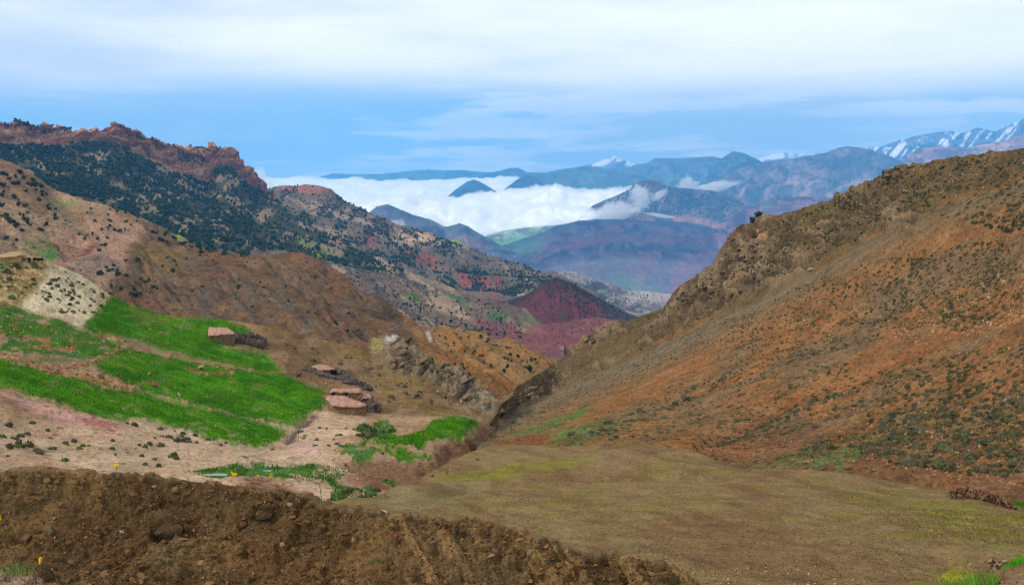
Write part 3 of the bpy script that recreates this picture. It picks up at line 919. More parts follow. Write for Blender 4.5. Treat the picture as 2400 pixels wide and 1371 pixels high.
field.G[..., 2] -= (cut * 1.5).reshape(field.nr, field.nc)
for (poly, hgt) in ((G2, 0.7), (G3, 0.5), (G5, 0.9)):      # terraces stand a little above their lower border
    field.G[..., 2] += (field.mask(poly, 10, 3, 20, 3) * hgt).reshape(field.nr, field.nc)
field.normals()
field.fill((168, 136, 106))
tone = fbm(field.qz / np.array([90, 36, 1]), 4, 92)
field.fill((150, 120, 88), smooth((tone + 0.1) / 0.3) * 0.8)
tanhill = smooth((FX - 560) / 80) * smooth((985 - FY) / 20)
field.fill((134, 108, 76), tanhill * 0.9)
field.fill((112, 88, 58), tanhill * smooth((fbm(field.qz / np.array([50, 20, 1]), 4, 93) - 0.02) / 0.2) * 0.8)
field.fill((128, 104, 46), tanhill * smooth((fbm(field.qz / np.array([60, 25, 1]), 4, 95) - 0.18) / 0.12) * 0.6)
field.fill((192, 164, 132), smooth((FY - 975) / 30) * smooth((860 - FX) / 60) * 0.9)
field.fill((186, 150, 118), smooth((FY - 975) / 30) * smooth((860 - FX) / 60) * smooth((tone) / 0.2) * 0.7)
field.fill((200, 166, 136), field.mask([(690, 1010), (760, 960), (800, 980), (850, 1000), (830, 1030), (760, 1040), (700, 1060)], 14, 14, 30) * 0.9)
field.fill((214, 196, 158), field.mask(KNOLL, 14, 22, 35, 4))
field.fill((160, 136, 92), field.mask(KNOLL, 14, 22, 35, 4) * smooth((fbm(field.qz / np.array([26, 14, 1]), 4, 106) - 0.08) / 0.2) * 0.6)
field.fill((150, 122, 72), knr * 0.95)
field.fill((190, 165, 118), knr * smooth((fbm(field.qz / np.array([16, 8, 1]), 4, 94) - 0.02) / 0.1) * 0.85)
field.fill((86, 100, 48), knr * smooth((fbm(field.qz / np.array([26, 12, 1]), 4, 96) - 0.12) / 0.1) * 0.75)
field.fill((196, 150, 132), field.mask([(0, 918), (60, 946), (150, 972), (230, 985), (300, 1008), (270, 1022), (180, 1006), (80, 972), (0, 935)], 6, 8, 20) * 0.9)
field.fill((160, 92, 82), field.mask([(170, 985), (240, 995), (285, 1012), (255, 1012), (200, 1000)], 5, 5, 12) * 0.7)
field.fill((198, 162, 146), field.mask([(655, 1038), (720, 1035), (760, 1050), (740, 1075), (680, 1060)], 8, 8, 20) * 0.9)
field.fill((140, 104, 58), field.mask([(-250, 730), (0, 733), (70, 750), (120, 770), (128, 795), (60, 790), (0, 792), (-250, 780)], 8, 10, 18) * 0.9)
field.fill((150, 108, 62), field.mask([(30, 800), (120, 795), (205, 808), (210, 822), (120, 830), (60, 822)], 8, 10, 18) * 0.9)
# greens
bare = smooth((fbm(field.qz / np.array([30, 11, 1]), 4, 103) - 0.32) / 0.12) * 0.5 + smooth((field.streak(0.4, 70, 7, 3, 104) - 0.34) / 0.1) * 0.3
green_c = green * (1 - np.clip(bare, 0, 0.75))
gv = fbm(field.qz / np.array([60, 18, 1]), 4, 97)
field.fill((76, 128, 14), green_c)
field.fill((48, 100, 10), green * smooth((gv - 0.0) / 0.25) * 0.8)  # shading of the field folds put into a darker green
field.fill((84, 142, 26), green * smooth((field.streak(0.35, 90, 6, 3, 98) - 0.15) / 0.2) * 0.6)
field.fill((128, 118, 62), field.mask([(300, 720), (350, 728), (385, 745), (400, 765), (340, 760), (310, 740)], 14, 10, 20) * 0.5)
field.fill((62, 112, 24), patchy * 0.9)
field.fill((84, 124, 76), patchy * smooth((gv - 0.1) / 0.2) * 0.55)
field.fill((92, 116, 52), field.mask([(100, 945), (200, 972), (290, 990), (420, 1010), (350, 1000), (250, 985)], 8, 5, 12) * 0.6)
# brown rubble walls between the terraces
WALLS = [[(0, 838), (60, 858), (130, 882), (225, 895), (300, 915)], [(110, 880), (170, 868), (230, 852), (275, 830), (285, 818)], [(395, 835), (470, 855), (540, 872)], [(440, 872), (480, 885), (545, 882)], [(215, 905), (270, 915), (310, 925)],
         [(340, 905), (375, 912)], [(225, 785), (270, 796), (310, 810)]]
wl = np.zeros(len(FX))
for k, ln in enumerate(WALLS):
    wl = np.maximum(wl, smooth(1.3 - line_d(field.warp(6, 10, k), ln) / (7 if k in (0, 1, 4) else 4)))
field.fill((152, 106, 66), wl * 0.95)
field.fill((196, 158, 116), wl * smooth(fbm(field.qz / 5.0, 3, 99) / 0.2) * 0.7)
# rock outcrop, stream banks
field.fill((106, 88, 66), rock1)
field.fill((146, 124, 96), rock1 * smooth((strata - 0.1) / 0.3) * 0.85)
field.fill((70, 58, 46), rock1 * smooth((-strata - 0.05) / 0.25) * 0.85)
field.fill((150, 140, 116), field.mask([(1100, 895), (1130, 915), (1170, 955), (1150, 975), (1100, 940)], 12, 10, 20) * 0.6)
bank = field.mask([(795, 1090), (850, 1080), (1005, 1086), (1022, 1062), (1050, 1036), (1098, 1030), (1128, 998), (1200, 1000), (1200, 1100), (1000, 1125), (930, 1112), (850, 1104)], 5, 5, 12, 7)
field.fill((130, 98, 70), bank * (1 - green) * 0.95)
field.fill((100, 70, 50), bank * (1 - green) * smooth((fbm(field.qz / np.array([24, 14, 1]), 4, 101) - 0.05) / 0.2) * 0.6)
field.fill((128, 90, 70), field.mask([(560, 1135), (650, 1140), (740, 1150), (760, 1190), (600, 1180)], 10, 8, 20) * 0.9)
field.fill((140, 98, 76), field.mask([(790, 1125), (860, 1105), (930, 1118), (940, 1145), (880, 1140), (830, 1130)], 8, 6, 16) * 0.9)
field.grit = 1 - 0.7 * green
field.build('valley_side', terrain_mat('ground_of_valley_side', 0.07, var=0.34, peb=0.65, peb_px=9, peb_dark=0.5, peb_light=1.5, peb_amt=0.35, bump=1.0, tuft=0.14, tuft_px=20), **STRUCT)

# ------------------------------------------------------------------ right-hand slope with the rock shoulder
RTOP = [(1118, 1052), (1130, 1040), (1142, 1018), (1152, 988), (1170, 945), (1200, 914), (1230, 895), (1260, 877), (1300, 854), (1330, 832), (1355, 818), (1370, 799), (1400, 780), (1420, 769), (1450, 759), (1500, 744), (1560, 720), (1575, 700),
        (1590, 672), (1600, 665), (1640, 642), (1688, 612), (1696, 592), (1708, 566), (1718, 545), (1738, 530), (1760, 524), (1800, 511), (1850, 499), (1880, 489), (1950, 469), (1990, 449), (2040, 429), (2080, 408), (2105, 391),
        (2150, 389), (2200, 379), (2300, 364), (2400, 347), (2500, 332), (2650, 312)]
rd = ([1118, 1150, 1200, 1300, 1450, 1600, 1740, 1880, 2100, 2400, 2650], [116, 172, 240, 318, 322, 312, 298, 272, 240, 192, 165])
RBOT = [(1118, 1056, 108), (1130, 1052, 112), (1200, 1042, 112), (1300, 1046, 104), (1400, 1038, 100), (1470, 1034, 97), (1560, 1046, 94), (1640, 1061, 90), (1700, 1086, 85), (1760, 1106, 82), (1900, 1104, 78), (2000, 1111, 75), (2100, 1126, 71),
        (2200, 1141, 68), (2290, 1155, 65), (2400, 1175, 61), (2650, 1200, 55)]
slope = Layer([[(a, b, np.interp(a, *rd)) for a, b in RTOP],
    [(1118, 1053, 114), (1140, 1034, 150), (1170, 985, 200), (1300, 915, 285), (1450, 850, 284), (1570, 797, 274), (1700, 735, 262), (1800, 690, 252), (1900, 634, 242), (2000, 582, 232), (2100, 527, 218), (2200, 482, 203), (2400, 425, 168), (2650, 380, 145)],
    [(1118, 1054, 113), (1140, 1037, 146), (1170, 995, 188), (1300, 928, 262), (1450, 862, 262), (1570, 808, 252), (1700, 746, 241), (1800, 702, 232), (1900, 646, 223), (2000, 594, 214), (2100, 539, 203), (2200, 494, 191), (2400, 437, 160), (2650, 392, 140)],
    [(1118, 1055, 112), (1140, 1042, 136), (1300, 985, 185), (1450, 932, 192), (1600, 880, 190), (1800, 815, 180), (2000, 750, 165), (2200, 690, 149), (2400, 620, 128), (2650, 560, 112)],
    [(1118, 1055.5, 110), (1140, 1047, 126), (1300, 1022, 138), (1450, 1000, 140), (1600, 985, 136), (1800, 950, 126), (2000, 910, 113), (2200, 870, 101), (2400, 825, 89), (2650, 780, 78)],
    RBOT], 1118, 2650, 430, 300, back=(4, 40, -24), skirt=(2, -5, -3))
RW = slope.W()
RX, RY = slope.q[:, 0], slope.q[:, 1]
crest = np.interp(RX, [1118, 1170, 1300, 1450, 1570, 1700, 1800, 1900, 2000, 2100, 2200, 2400, 2650], [1054, 990, 922, 856, 803, 741, 696, 640, 588, 533, 488, 431, 386])
shoulder = smooth((crest - RY) / 6 + 0.5)
CLIFF = [(1690, 612), (1698, 585), (1715, 545), (1740, 530), (1790, 545), (1815, 570), (1800, 620), (1850, 640), (1840, 670), (1780, 690), (1700, 700), (1620, 735), (1560, 745), (1570, 712), (1590, 672), (1640, 645)]
CLIFF2 = [(1355, 818), (1370, 799), (1420, 769), (1450, 760), (1440, 790), (1400, 812), (1370, 825)]
CLIFF3 = [(2060, 500), (2105, 480), (2150, 500), (2140, 545), (2080, 540)]
CLIFF4 = [(2085, 405), (2110, 390), (2150, 392), (2130, 415), (2090, 430), (2060, 440)]
CLIFF5 = [(1150, 1000), (1200, 920), (1300, 862), (1330, 865), (1260, 920), (1200, 975)]
cliff = np.zeros(len(RX))
for k, pl in enumerate((CLIFF, CLIFF2, CLIFF3, CLIFF4, CLIFF5)):
    cliff = np.maximum(cliff, slope.mask(pl, 12, 14, 30, k) * (0.35 if k == 4 else 1.0))
patchrock = shoulder * smooth((fbm(slope.qz / np.array([46, 26, 1]), 4, 110) - 0.08) / 0.14) * smooth((2150 - RX) / 200)
cliff = np.maximum(cliff, 0.75 * patchrock)
rel = ridged(RW / 13, 4, 111) * 0.7 + fbm(RW / 2.4, 3, 112) * 0.28
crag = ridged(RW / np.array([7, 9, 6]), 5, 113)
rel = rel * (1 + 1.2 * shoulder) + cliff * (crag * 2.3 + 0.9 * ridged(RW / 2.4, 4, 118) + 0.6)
gully = smooth(1 - line_d(slope.warp(8, 40, 3), [(1640, 1060), (1750, 1010), (1850, 955), (2000, 905), (2100, 850), (2250, 770), (2400, 690)]) / 22)
rel -= gully * 0.7
for cx, cy, r in ((1762, 557, 16), (1722, 585, 12), (1738, 607, 8), (1813, 614, 8)):
    rel -= 7.0 * smooth(1.2 - np.hypot((RX - cx) * 0.8, RY - cy) / r)
edgef = np.where(np.arange(slope.nr) <= slope.nb + 1, 0.3, 1.0)[:, None].repeat(slope.nc, 1).ravel()
slope.push(rel * edgef, 0.25)
slope.fill((134, 101, 66))
tone = fbm(slope.qz / np.array([120, 60, 1]), 4, 114)
band = slope.streak(-0.5, 260, 40, 4, 115)
slope.fill((146, 101, 62), smooth((band + 0.05) / 0.25) * 0.8)
slope.fill((122, 100, 76), smooth((-band - 0.02) / 0.2) * 0.6)
upper = smooth((crest + 90 - RY) / 90)
slope.fill((118, 100, 72), upper * (1 - shoulder) * 0.9)
slope.fill((128, 116, 98), smooth(1 - np.abs(RY - crest - 10) / 14) * smooth((2150 - RX) / 100) * 0.3)
slope.fill((102, 84, 56), smooth((crest + 12 - RY) / 40) * 0.95)
slope.fill((108, 90, 54), shoulder * smooth((tone - 0.05) / 0.2) * 0.7)
slope.fill((112, 91, 66), np.clip(cliff, 0, 1) * (0.4 + 0.6 * shoulder) * 0.92)
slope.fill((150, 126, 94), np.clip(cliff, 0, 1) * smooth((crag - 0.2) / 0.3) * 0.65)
slope.fill((66, 54, 40), np.clip(cliff, 0, 1) * smooth((-crag + 0.02) / 0.25) * 0.75)  # crevice shade of the crags put into the rock colour
slope.fill((184, 140, 100), slope.mask([(1775, 555), (1800, 545), (1800, 565), (1780, 575)], 6, 6, 12) * 0.8)
slope.fill((146, 94, 56), gully * 0.7)
low = smooth((RY - 985) / 40) * smooth((RX - 1760) / 60)
slope.fill((122, 84, 56), low * 0.6)
slope.fill((128, 84, 56), slope.mask([(1150, 1048), (1210, 1030), (1290, 1018), (1280, 1040), (1200, 1050)], 6, 6, 12) * 0.8)
slope.fill((146, 96, 60), slope.mask([(1640, 1040), (1760, 1030), (1800, 1060), (1740, 1090), (1690, 1085)], 16, 14, 25) * 0.7)
slope.fill((92, 118, 60), slope.mask([(1170, 1030), (1230, 1005), (1300, 985), (1380, 950), (1395, 958), (1380, 975), (1300, 1005), (1420, 985), (1440, 1000), (1330, 1030), (1290, 1040), (1290, 1015), (1200, 1028)], 6, 6, 14) * (0.45 + 0.5 * smooth(fbm(slope.qz / np.array([24, 10, 1]), 3, 119) / 0.3)))
slope.fill((84, 104, 52), slope.mask([(1280, 1045), (1400, 1010), (1500, 980), (1480, 1000), (1400, 1030), (1330, 1050)], 8, 8, 16) * 0.6)
slope.fill((86, 122, 66), slope.mask([(1750, 1105), (1850, 1085), (1920, 1070), (1990, 1055), (2030, 1062), (2010, 1085), (1980, 1105), (1850, 1102)], 10, 12, 16) * (0.35 + 0.5 * smooth(fbm(slope.qz / np.array([24, 10, 1]), 3, 120) / 0.3)))
slope.fill((96, 104, 46), slope.mask([(1860, 1080), (2000, 1010), (2200, 960), (2400, 1010), (2400, 1060), (2150, 1070), (2000, 1060)], 30, 20, 40) * smooth((fbm(slope.qz / 18, 3, 116) - 0.0) / 0.2) * 0.5)
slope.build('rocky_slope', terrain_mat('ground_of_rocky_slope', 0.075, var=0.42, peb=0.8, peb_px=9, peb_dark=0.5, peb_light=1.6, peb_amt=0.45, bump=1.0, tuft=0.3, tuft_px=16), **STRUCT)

# ------------------------------------------------------------------ fallow field
GTOP = [(640, 1215, 54), (740, 1188, 58), (800, 1173, 61), (900, 1150, 66), (960, 1130, 71), (985, 1120, 74), (1010, 1103, 79), (1050, 1084, 86), (1100, 1062, 95), (1140, 1050, 104)] + [(a, b + 1, c - 0.6) for a, b, c in RBOT if a > 1150]
fallow = Layer([GTOP,
    [(640, 1235, 48), (1000, 1150, 64), (1150, 1098, 82), (1300, 1094, 82), (1450, 1085, 83), (1600, 1092, 82), (1700, 1110, 78), (1800, 1128, 72), (2000, 1145, 66), (2200, 1175, 60), (2400, 1205, 55), (2650, 1230, 50)],
    [(640, 1270, 43), (1000, 1200, 53), (1300, 1160, 62), (1600, 1165, 63), (1800, 1180, 59), (2000, 1205, 54), (2200, 1230, 50), (2400, 1255, 46), (2650, 1280, 42)],
    [(640, 1390, 32), (1000, 1380, 33), (1300, 1360, 34), (1600, 1350, 35), (2000, 1360, 35), (2400, 1370, 34), (2650, 1380, 33)],
    [(640, 1650, 20), (1600, 1600, 21), (2650, 1620, 20)]], 640, 2650, 380, 150, back=(4, 3.0, -3.0), skirt=(2, -3, -1))
GW = fallow.W()
GX, GY = fallow.q[:, 0], fallow.q[:, 1]
edgef = np.where(np.arange(fallow.nr) <= fallow.nb, 0.3, 1.0)[:, None].repeat(fallow.nc, 1).ravel()
swell = -0.9 * smooth(1 - np.abs(GY - np.interp(GX, [1000, 1300, 1600, 1800, 2400], [1150, 1112, 1108, 1120, 1200]) - 6) / 14) * smooth((1750 - GX) / 150)
fallow.push((fbm(GW / 11, 3, 121) * 0.7 + fbm(GW / 1.6, 3, 122) * 0.07 + fallow.streak(0.16, 220, 9, 3, 123) * 0.09 + fallow.streak(-0.1, 160, 14, 3, 146) * 0.07 + swell * 1.1) * edgef, 0.6)
fallow.fill((132, 110, 74))
fallow.fill((126, 96, 68), smooth((fbm(fallow.qz / np.array([160, 40, 1]), 4, 124) - 0.0) / 0.2) * 0.8)
fallow.fill((138, 116, 82), smooth((fbm(fallow.qz / np.array([120, 26, 1]), 4, 125) - 0.1) / 0.2) * 0.6)
fallow.fill((126, 112, 54), smooth((fbm(fallow.qz / np.array([90, 14, 1]), 4, 126) - 0.15) / 0.15) * 0.4)
fallow.fill((126, 122, 40), fallow.mask([(1020, 1108), (1150, 1095), (1250, 1085), (1400, 1078), (1350, 1090), (1250, 1105), (1150, 1120), (1050, 1125)], 8, 8, 20) * 0.7)
fallow.fill((118, 116, 44), fallow.mask([(2000, 1170), (2250, 1180), (2500, 1200), (2500, 1290), (2200, 1280), (2050, 1230)], 40, 30, 60) * smooth((fallow.streak(0.05, 120, 9, 4, 127) - 0.0) / 0.25) * 0.85)
fallow.fill((150, 140, 60), fallow.mask([(2100, 1190), (2400, 1200), (2500, 1290), (2250, 1290)], 40, 30, 60) * smooth((fallow.streak(0.05, 70, 5, 4, 128) - 0.22) / 0.12) * 0.7)
fallow.fill((128, 98, 70), fallow.mask([(1500, 1260), (1900, 1260), (2150, 1330), (2200, 1371), (1700, 1371)], 40, 20, 60) * 0.7)
fallow.fill((110, 86, 58), (fallow.streak(0.22, 120, 12, 4, 129).clip(0.15, 0.4) - 0.15) * 2.2)
fallow.fill((112, 116, 84), fallow.mask([(880, 1160), (1050, 1135), (1150, 1140), (1000, 1190), (850, 1200)], 20, 14, 30) * 0.35)
lush = fallow.mask([(2270, 1360), (2320, 1345), (2370, 1318), (2420, 1308), (2600, 1300), (2600, 1400), (2240, 1400)], 5, 8, 14)
fallow.fill((72, 138, 18), lush)
fallow.fill((150, 152, 34), fallow.mask([(2195, 1352), (2230, 1335), (2290, 1340), (2270, 1360), (2210, 1362)], 8, 8, 14) * 0.85)
fallow.fill((52, 100, 20), fallow.mask([(2362, 1172), (2400, 1160), (2500, 1165), (2500, 1190), (2400, 1186)], 4, 4, 10))
fallow.build('fallow_field', terrain_mat('ground_of_fallow_field', 0.028, var=0.27, peb=0.7, peb_px=9, peb_dark=0.55, peb_light=1.7, peb_amt=0.25, bump=0.9, grain_px=9, tuft=0.12, tuft_px=18, tuft_col=(0.75, 0.85, 0.5)), **STRUCT)

# ------------------------------------------------------------------ dirt bank before the camera
HTOP = [(-250, 1122), (-100, 1118), (0, 1112), (60, 1105), (110, 1103), (200, 1107), (300, 1117), (420, 1125), (520, 1134), (600, 1142), (680, 1151), (715, 1164), (740, 1182), (765, 1191), (830, 1197), (900, 1203), (960, 1211),
        (1050, 1219), (1110, 1222), (1150, 1221), (1200, 1236), (1260, 1257), (1330, 1284), (1400, 1302), (1480, 1312), (1540, 1324), (1600, 1350), (1650, 1376), (1750, 1420), (1900, 1480)]
hd = ([-250, 0, 400, 700, 1000, 1300, 1650, 1900], [9.7, 9.5, 9.1, 8.8, 8.4, 8.1, 7.8, 7.6])
hd0 = lambda a: float(np.interp(a, *hd))
bank_l = Layer([[(a, b, hd0(a)) for a, b in HTOP],
    [(a, b + 45 + 0.03 * max(0, 1000 - a), hd0(a) * 0.985) for a, b in HTOP],
    [(a, b + 130 + 0.05 * max(0, 1000 - a), hd0(a) * 0.945) for a, b in HTOP],
    [(a, b + 330, hd0(a) * 0.875) for a, b in HTOP]], -250, 1900, 580, 180, back=(8, 1.6, -1.3), skirt=(2, -0.8, -0.5))
HW = bank_l.W()
HX, HY = bank_l.q[:, 0], bank_l.q[:, 1]
edgef = np.where(np.arange(bank_l.nr) <= bank_l.nb, 0.6, 1.0)[:, None].repeat(bank_l.nc, 1).ravel()
run = bank_l.streak(1.05, 260, 34, 4, 131) * smooth((HX - 700) / 400)
clod = ridged(HW / 0.22, 4, 132)
rel = fbm(HW / 0.9, 3, 133) * 0.10 + clod * 0.05 + ridged(HW / 0.1, 3, 139) * 0.026 + fbm(HW / 0.05, 3, 134) * 0.018 + run * 0.05
lump = smooth((fbm(HW / 0.35, 3, 135) - 0.15) / 0.2)
rel += lump * 0.035
for cx, cy, rx, ry, h in ((395, 1222, 58, 26, 0.16), (372, 1252, 22, 16, -0.14), (420, 1160, 60, 22, 0.05), (640, 1185, 40, 22, 0.06), (20, 1270, 70, 16, -0.08), (30, 1250, 60, 14, 0.05), (1085, 1240, 26, 16, 0.06)):
    rel += h * smooth(1.25 - np.hypot((HX - cx) / rx, (HY - cy) / ry))
rel += 0.05 * smooth((fbm(HW / 0.13, 3, 140) - 0.2) / 0.15) - 0.04 * smooth((fbm(HW / 0.3, 3, 145) - 0.3) / 0.15)
bank_l.push(rel * edgef, 0.25)
bank_l.fill((110, 86, 57))
bank_l.fill((128, 98, 60), smooth((fbm(HW / 0.7, 4, 136) - 0.02) / 0.2) * 0.7)
bank_l.fill((90, 68, 44), smooth((fbm(HW / 1.1, 4, 137) - 0.08) / 0.15) * 0.8)
bank_l.fill((112, 94, 64), smooth((fbm(HW / 0.8, 4, 138) - 0.1) / 0.2) * 0.4)
bank_l.fill((110, 79, 50), bank_l.mask([(480, 1300), (620, 1290), (760, 1290), (1000, 1330), (1150, 1400), (700, 1400), (500, 1340)], 50, 30, 60) * 0.55)
bank_l.fill((160, 124, 76), smooth((run - 0.12) / 0.15) * 0.5)
bank_l.fill((140, 112, 80), smooth(1 - np.abs(HY - np.interp(HX, *np.array(HTOP).T) - 2) / 12) * 0.5)
bank_l.fill((168, 140, 116), bank_l.mask([(-100, 1345), (60, 1348), (130, 1371), (100, 1450), (-100, 1450)], 8, 8, 14) * 0.85)
bank_l.build('dirt_bank', terrain_mat('ground_of_dirt_bank', 0.0043, var=0.34, peb=0.75, peb_px=9, peb_dark=0.45, peb_light=1.6, peb_amt=0.5, bump=1.0, grain_px=9, broad_px=60), **STRUCT)

# the verge in the corner below the road
verge = Layer([[(1950, 1420, 13.0), (2080, 1392, 12.8), (2200, 1376, 12.5), (2300, 1366, 12.3), (2330, 1358, 12.2), (2360, 1341, 12.1), (2400, 1327, 12.0), (2480, 1315, 11.8), (2650, 1300, 11.5)],
               [(1950, 1440, 12.7), (2200, 1400, 12.2), (2400, 1365, 11.6), (2650, 1340, 11.2)],
               [(1950, 1560, 11.8), (2400, 1500, 10.8), (2650, 1480, 10.4)]], 1950, 2650, 200, 60, back=(6, 2.0, -1.7), skirt=(2, -1, -0.5))
VW = verge.W()
verge.push(fbm(VW / 0.5, 3, 141) * 0.08 + ridged(VW / 0.2, 3, 142) * 0.03 + fbm(VW / 0.05, 2, 143) * 0.012, 0.3)
verge.fill((126, 96, 64))
verge.fill((150, 124, 92), smooth(fbm(VW / 0.3, 3, 144) / 0.2) * 0.7)
verge.build('road_verge', terrain_mat('ground_of_road_verge', 0.006, var=0.34, peb=0.75, peb_px=6, peb_dark=0.5, peb_light=1.6, peb_amt=0.45, bump=1.0, grain_px=3, broad_px=50), **STRUCT)
# valley floor far below, reaching the horizon under the clouds
fl = 30
gx, gy = np.meshgrid(np.linspace(-14000, 14000, 50), np.concatenate([np.linspace(-700, 2500, 8), np.linspace(3500, 22500, 40)]))
gz = -1120 + 60 * fbm(np.stack([gx.ravel() / 2500, gy.ravel() / 2500, 0 * gx.ravel()], -1), 3, 151).reshape(gx.shape) - np.clip((2500 - gy) / 4000, 0, 1) * 100
idx = np.arange(gx.size).reshape(gx.shape)
me = new_mesh('valley_floor', np.stack([gx, gy, gz], -1).reshape(-1, 3), np.stack([idx[:-1, :-1], idx[:-1, 1:], idx[1:, 1:], idx[1:, :-1]], -1).reshape(-1, 4))
set_color(me, np.tile(lin(105, 110, 85), (gx.size, 1)))
link('valley_floor', me, terrain_mat('ground_of_valley_floor', 4.0), **STRUCT)
#@@OBJECTS

# ------------------------------------------------------------------ shapes for scattering
RNG = np.random.default_rng(7)


def ico(sub):
    bm = bmesh.new()
    bmesh.ops.create_icosphere(bm, subdivisions=sub, radius=1.0)
    V = np.array([v.co[:] for v in bm.verts])
    Fq = np.array([[v.index for v in f.verts] for f in bm.faces])
    bm.free()
    return V, Fq


ICO1, ICO2, ICO3 = ico(1), ico(2), ico(3)


def stone_shape(seed, base=ICO2, rough=0.28):
    """angular stone: a sphere cut by random planes"""
    r = np.random.default_rng(seed)
    V, Fq = base
    V = V * (1 + rough * 0.5 * fbm(V * 1.3 + seed, 2, seed))[:, None]
    for _ in range(9):
        n = r.normal(size=3)
        n /= np.linalg.norm(n)
        h = r.uniform(0.34, 0.78)
        k = V @ n
        over = np.maximum(k - h, 0)
        V = V - over[:, None] * n * 0.95
    V = V * np.array([1.0, r.uniform(0.65, 1.0), r.uniform(0.5, 0.8)])
    return V, Fq


def shrub_shape(seed, spikes=110):
    """cushion shrub: lumpy dome set with short leaf sprays"""
    r = np.random.default_rng(seed)
    V, Fq = ICO2
    V = V.copy()
    V = V * (1 + 0.22 * fbm(V * 2.2 + seed, 3, seed) + 0.06 * r.normal(size=len(V)))[:, None]
    V[:, 2] = np.where(V[:, 2] < 0, V[:, 2] * 0.3, V[:, 2] * 0.75)
    vs, fs = [V * 0.92], [Fq]
    n = len(V)
    d = r.normal(size=(spikes, 3))
    d[:, 2] = np.abs(d[:, 2]) * 0.9
    d /= np.linalg.norm(d, axis=1, keepdims=True)
    rad = 0.75 * np.ones(spikes)
    o = d * np.array([1, 1, 0.75]) * rad[:, None]
    t = np.cross(d, r.normal(size=(spikes, 3)))
    t /= np.linalg.norm(t, axis=1, keepdims=True)
    ln = r.uniform(0.22, 0.5, (spikes, 1))
    tip = o + (d + r.normal(size=d.shape) * 0.25) * ln * np.array([1, 1, 0.85])
    tri = np.stack([o - t * 0.11, o + t * 0.11, tip], 1).reshape(-1, 3)
    vs.append(tri)
    fs.append(np.arange(spikes * 3).reshape(-1, 3) + n)
    return np.concatenate(vs), np.concatenate(fs)


def crown_shape(seed, lumps=7, leaves=170, tall=1.15, base=ICO1):
    """juniper crown: several leafy masses, each rough with leaf sprays, with gaps between"""
    r = np.random.default_rng(seed)
    vs, fs, n = [], [], 0
    for k in range(lumps):
        a = r.uniform(0, 6.283)
        q = r.uniform(0.0, 0.62)
        c = np.array([math.cos(a) * q, math.sin(a) * q, r.uniform(0.35, 1.0) * tall])
        s = r.uniform(0.3, 0.52)
        V, Fq = base
        V = V * (1 + 0.25 * r.normal(size=(len(V), 1))) * s * np.array([1, 1, 0.85]) + c
        vs.append(V)
        fs.append(Fq + n)
        n += len(V)
        m = leaves // lumps
        if m:
            d = r.normal(size=(m, 3))
            d /= np.linalg.norm(d, axis=1, keepdims=True)
            o = c + d * s * r.uniform(0.6, 1.0, (m, 1))
            t = np.cross(d, r.normal(size=(m, 3)))
            t /= np.linalg.norm(t, axis=1, keepdims=True)
            tip = o + (d + 0.5 * r.normal(size=d.shape)) * s * r.uniform(0.3, 0.7, (m, 1))
            w = s * 0.2
            vs.append(np.stack([o - t * w, o + t * w, tip], 1).reshape(-1, 3))
            fs.append(np.arange(m * 3).reshape(-1, 3) + n)
            n += m * 3
    return np.concatenate(vs), np.concatenate(fs)


def trunk_shape(seed):
    """short tapered trunk that forks into three limbs"""
    r = np.random.default_rng(seed)
    vs, fs, n = [], [], 0

    def limb(a, b, ra, rb, k=6):
        nonlocal n
        a, b = np.array(a), np.array(b)
        ax = (b - a) / np.linalg.norm(b - a)
        u = np.cross(ax, [0.3, 0.9, 0.1])
        u /= np.linalg.norm(u)
        v = np.cross(ax, u)
        an = np.arange(k) * 2 * math.pi / k
        ring = np.cos(an)[:, None] * u + np.sin(an)[:, None] * v
        vs.append(np.concatenate([a + ring * ra, b + ring * rb]))
        i = np.arange(k)
        j = (i + 1) % k
        fs.append(np.concatenate([np.stack([i, j, j + k], -1), np.stack([i, j + k, i + k], -1)]) + n)
        n += 2 * k
    limb((0, 0, -0.15), (0.03, 0.02, 0.35), 0.13, 0.09)
    for q in range(3):
        a = q * 2.1 + r.uniform(0, 1)
        limb((0.03, 0.02, 0.33), (0.4 * math.cos(a), 0.4 * math.sin(a), 0.85), 0.08, 0.03, 5)
    return np.concatenate(vs), np.concatenate(fs)


def size_word(s, lo, hi):
    t = (s - lo) / (hi - lo)
    return 'tiny' if t < 0.2 else 'small' if t < 0.45 else 'middling' if t < 0.7 else 'large' if t < 0.9 else 'very large'


def where(px, table):
    for lim, w_ in table:
        if px < lim:
            return w_
    return table[-1][1]


def in_poly(poly, n, rng, dens=None):
    pl = np.asarray(poly, float)
    lo, hi = pl.min(0), pl.max(0)
    out = np.zeros((0, 2))
    for _ in range(200):
        q = lo + rng.random((max(4 * n, 200), 2)) * (hi - lo)
        k = poly_sd(q, pl) > 0
        if dens is not None:
            k &= rng.random(len(q)) < dens(q)
        out = np.concatenate([out, q[k]])
        if len(out) >= n:
            break
    return out[:n]


def clumps(scale, thr, soft, seed, ys=0.6):
    return lambda q: smooth((fbm(np.stack([q[:, 0] / scale, q[:, 1] / (scale * ys), 0 * q[:, 0]], -1), 3, seed) - thr) / soft)


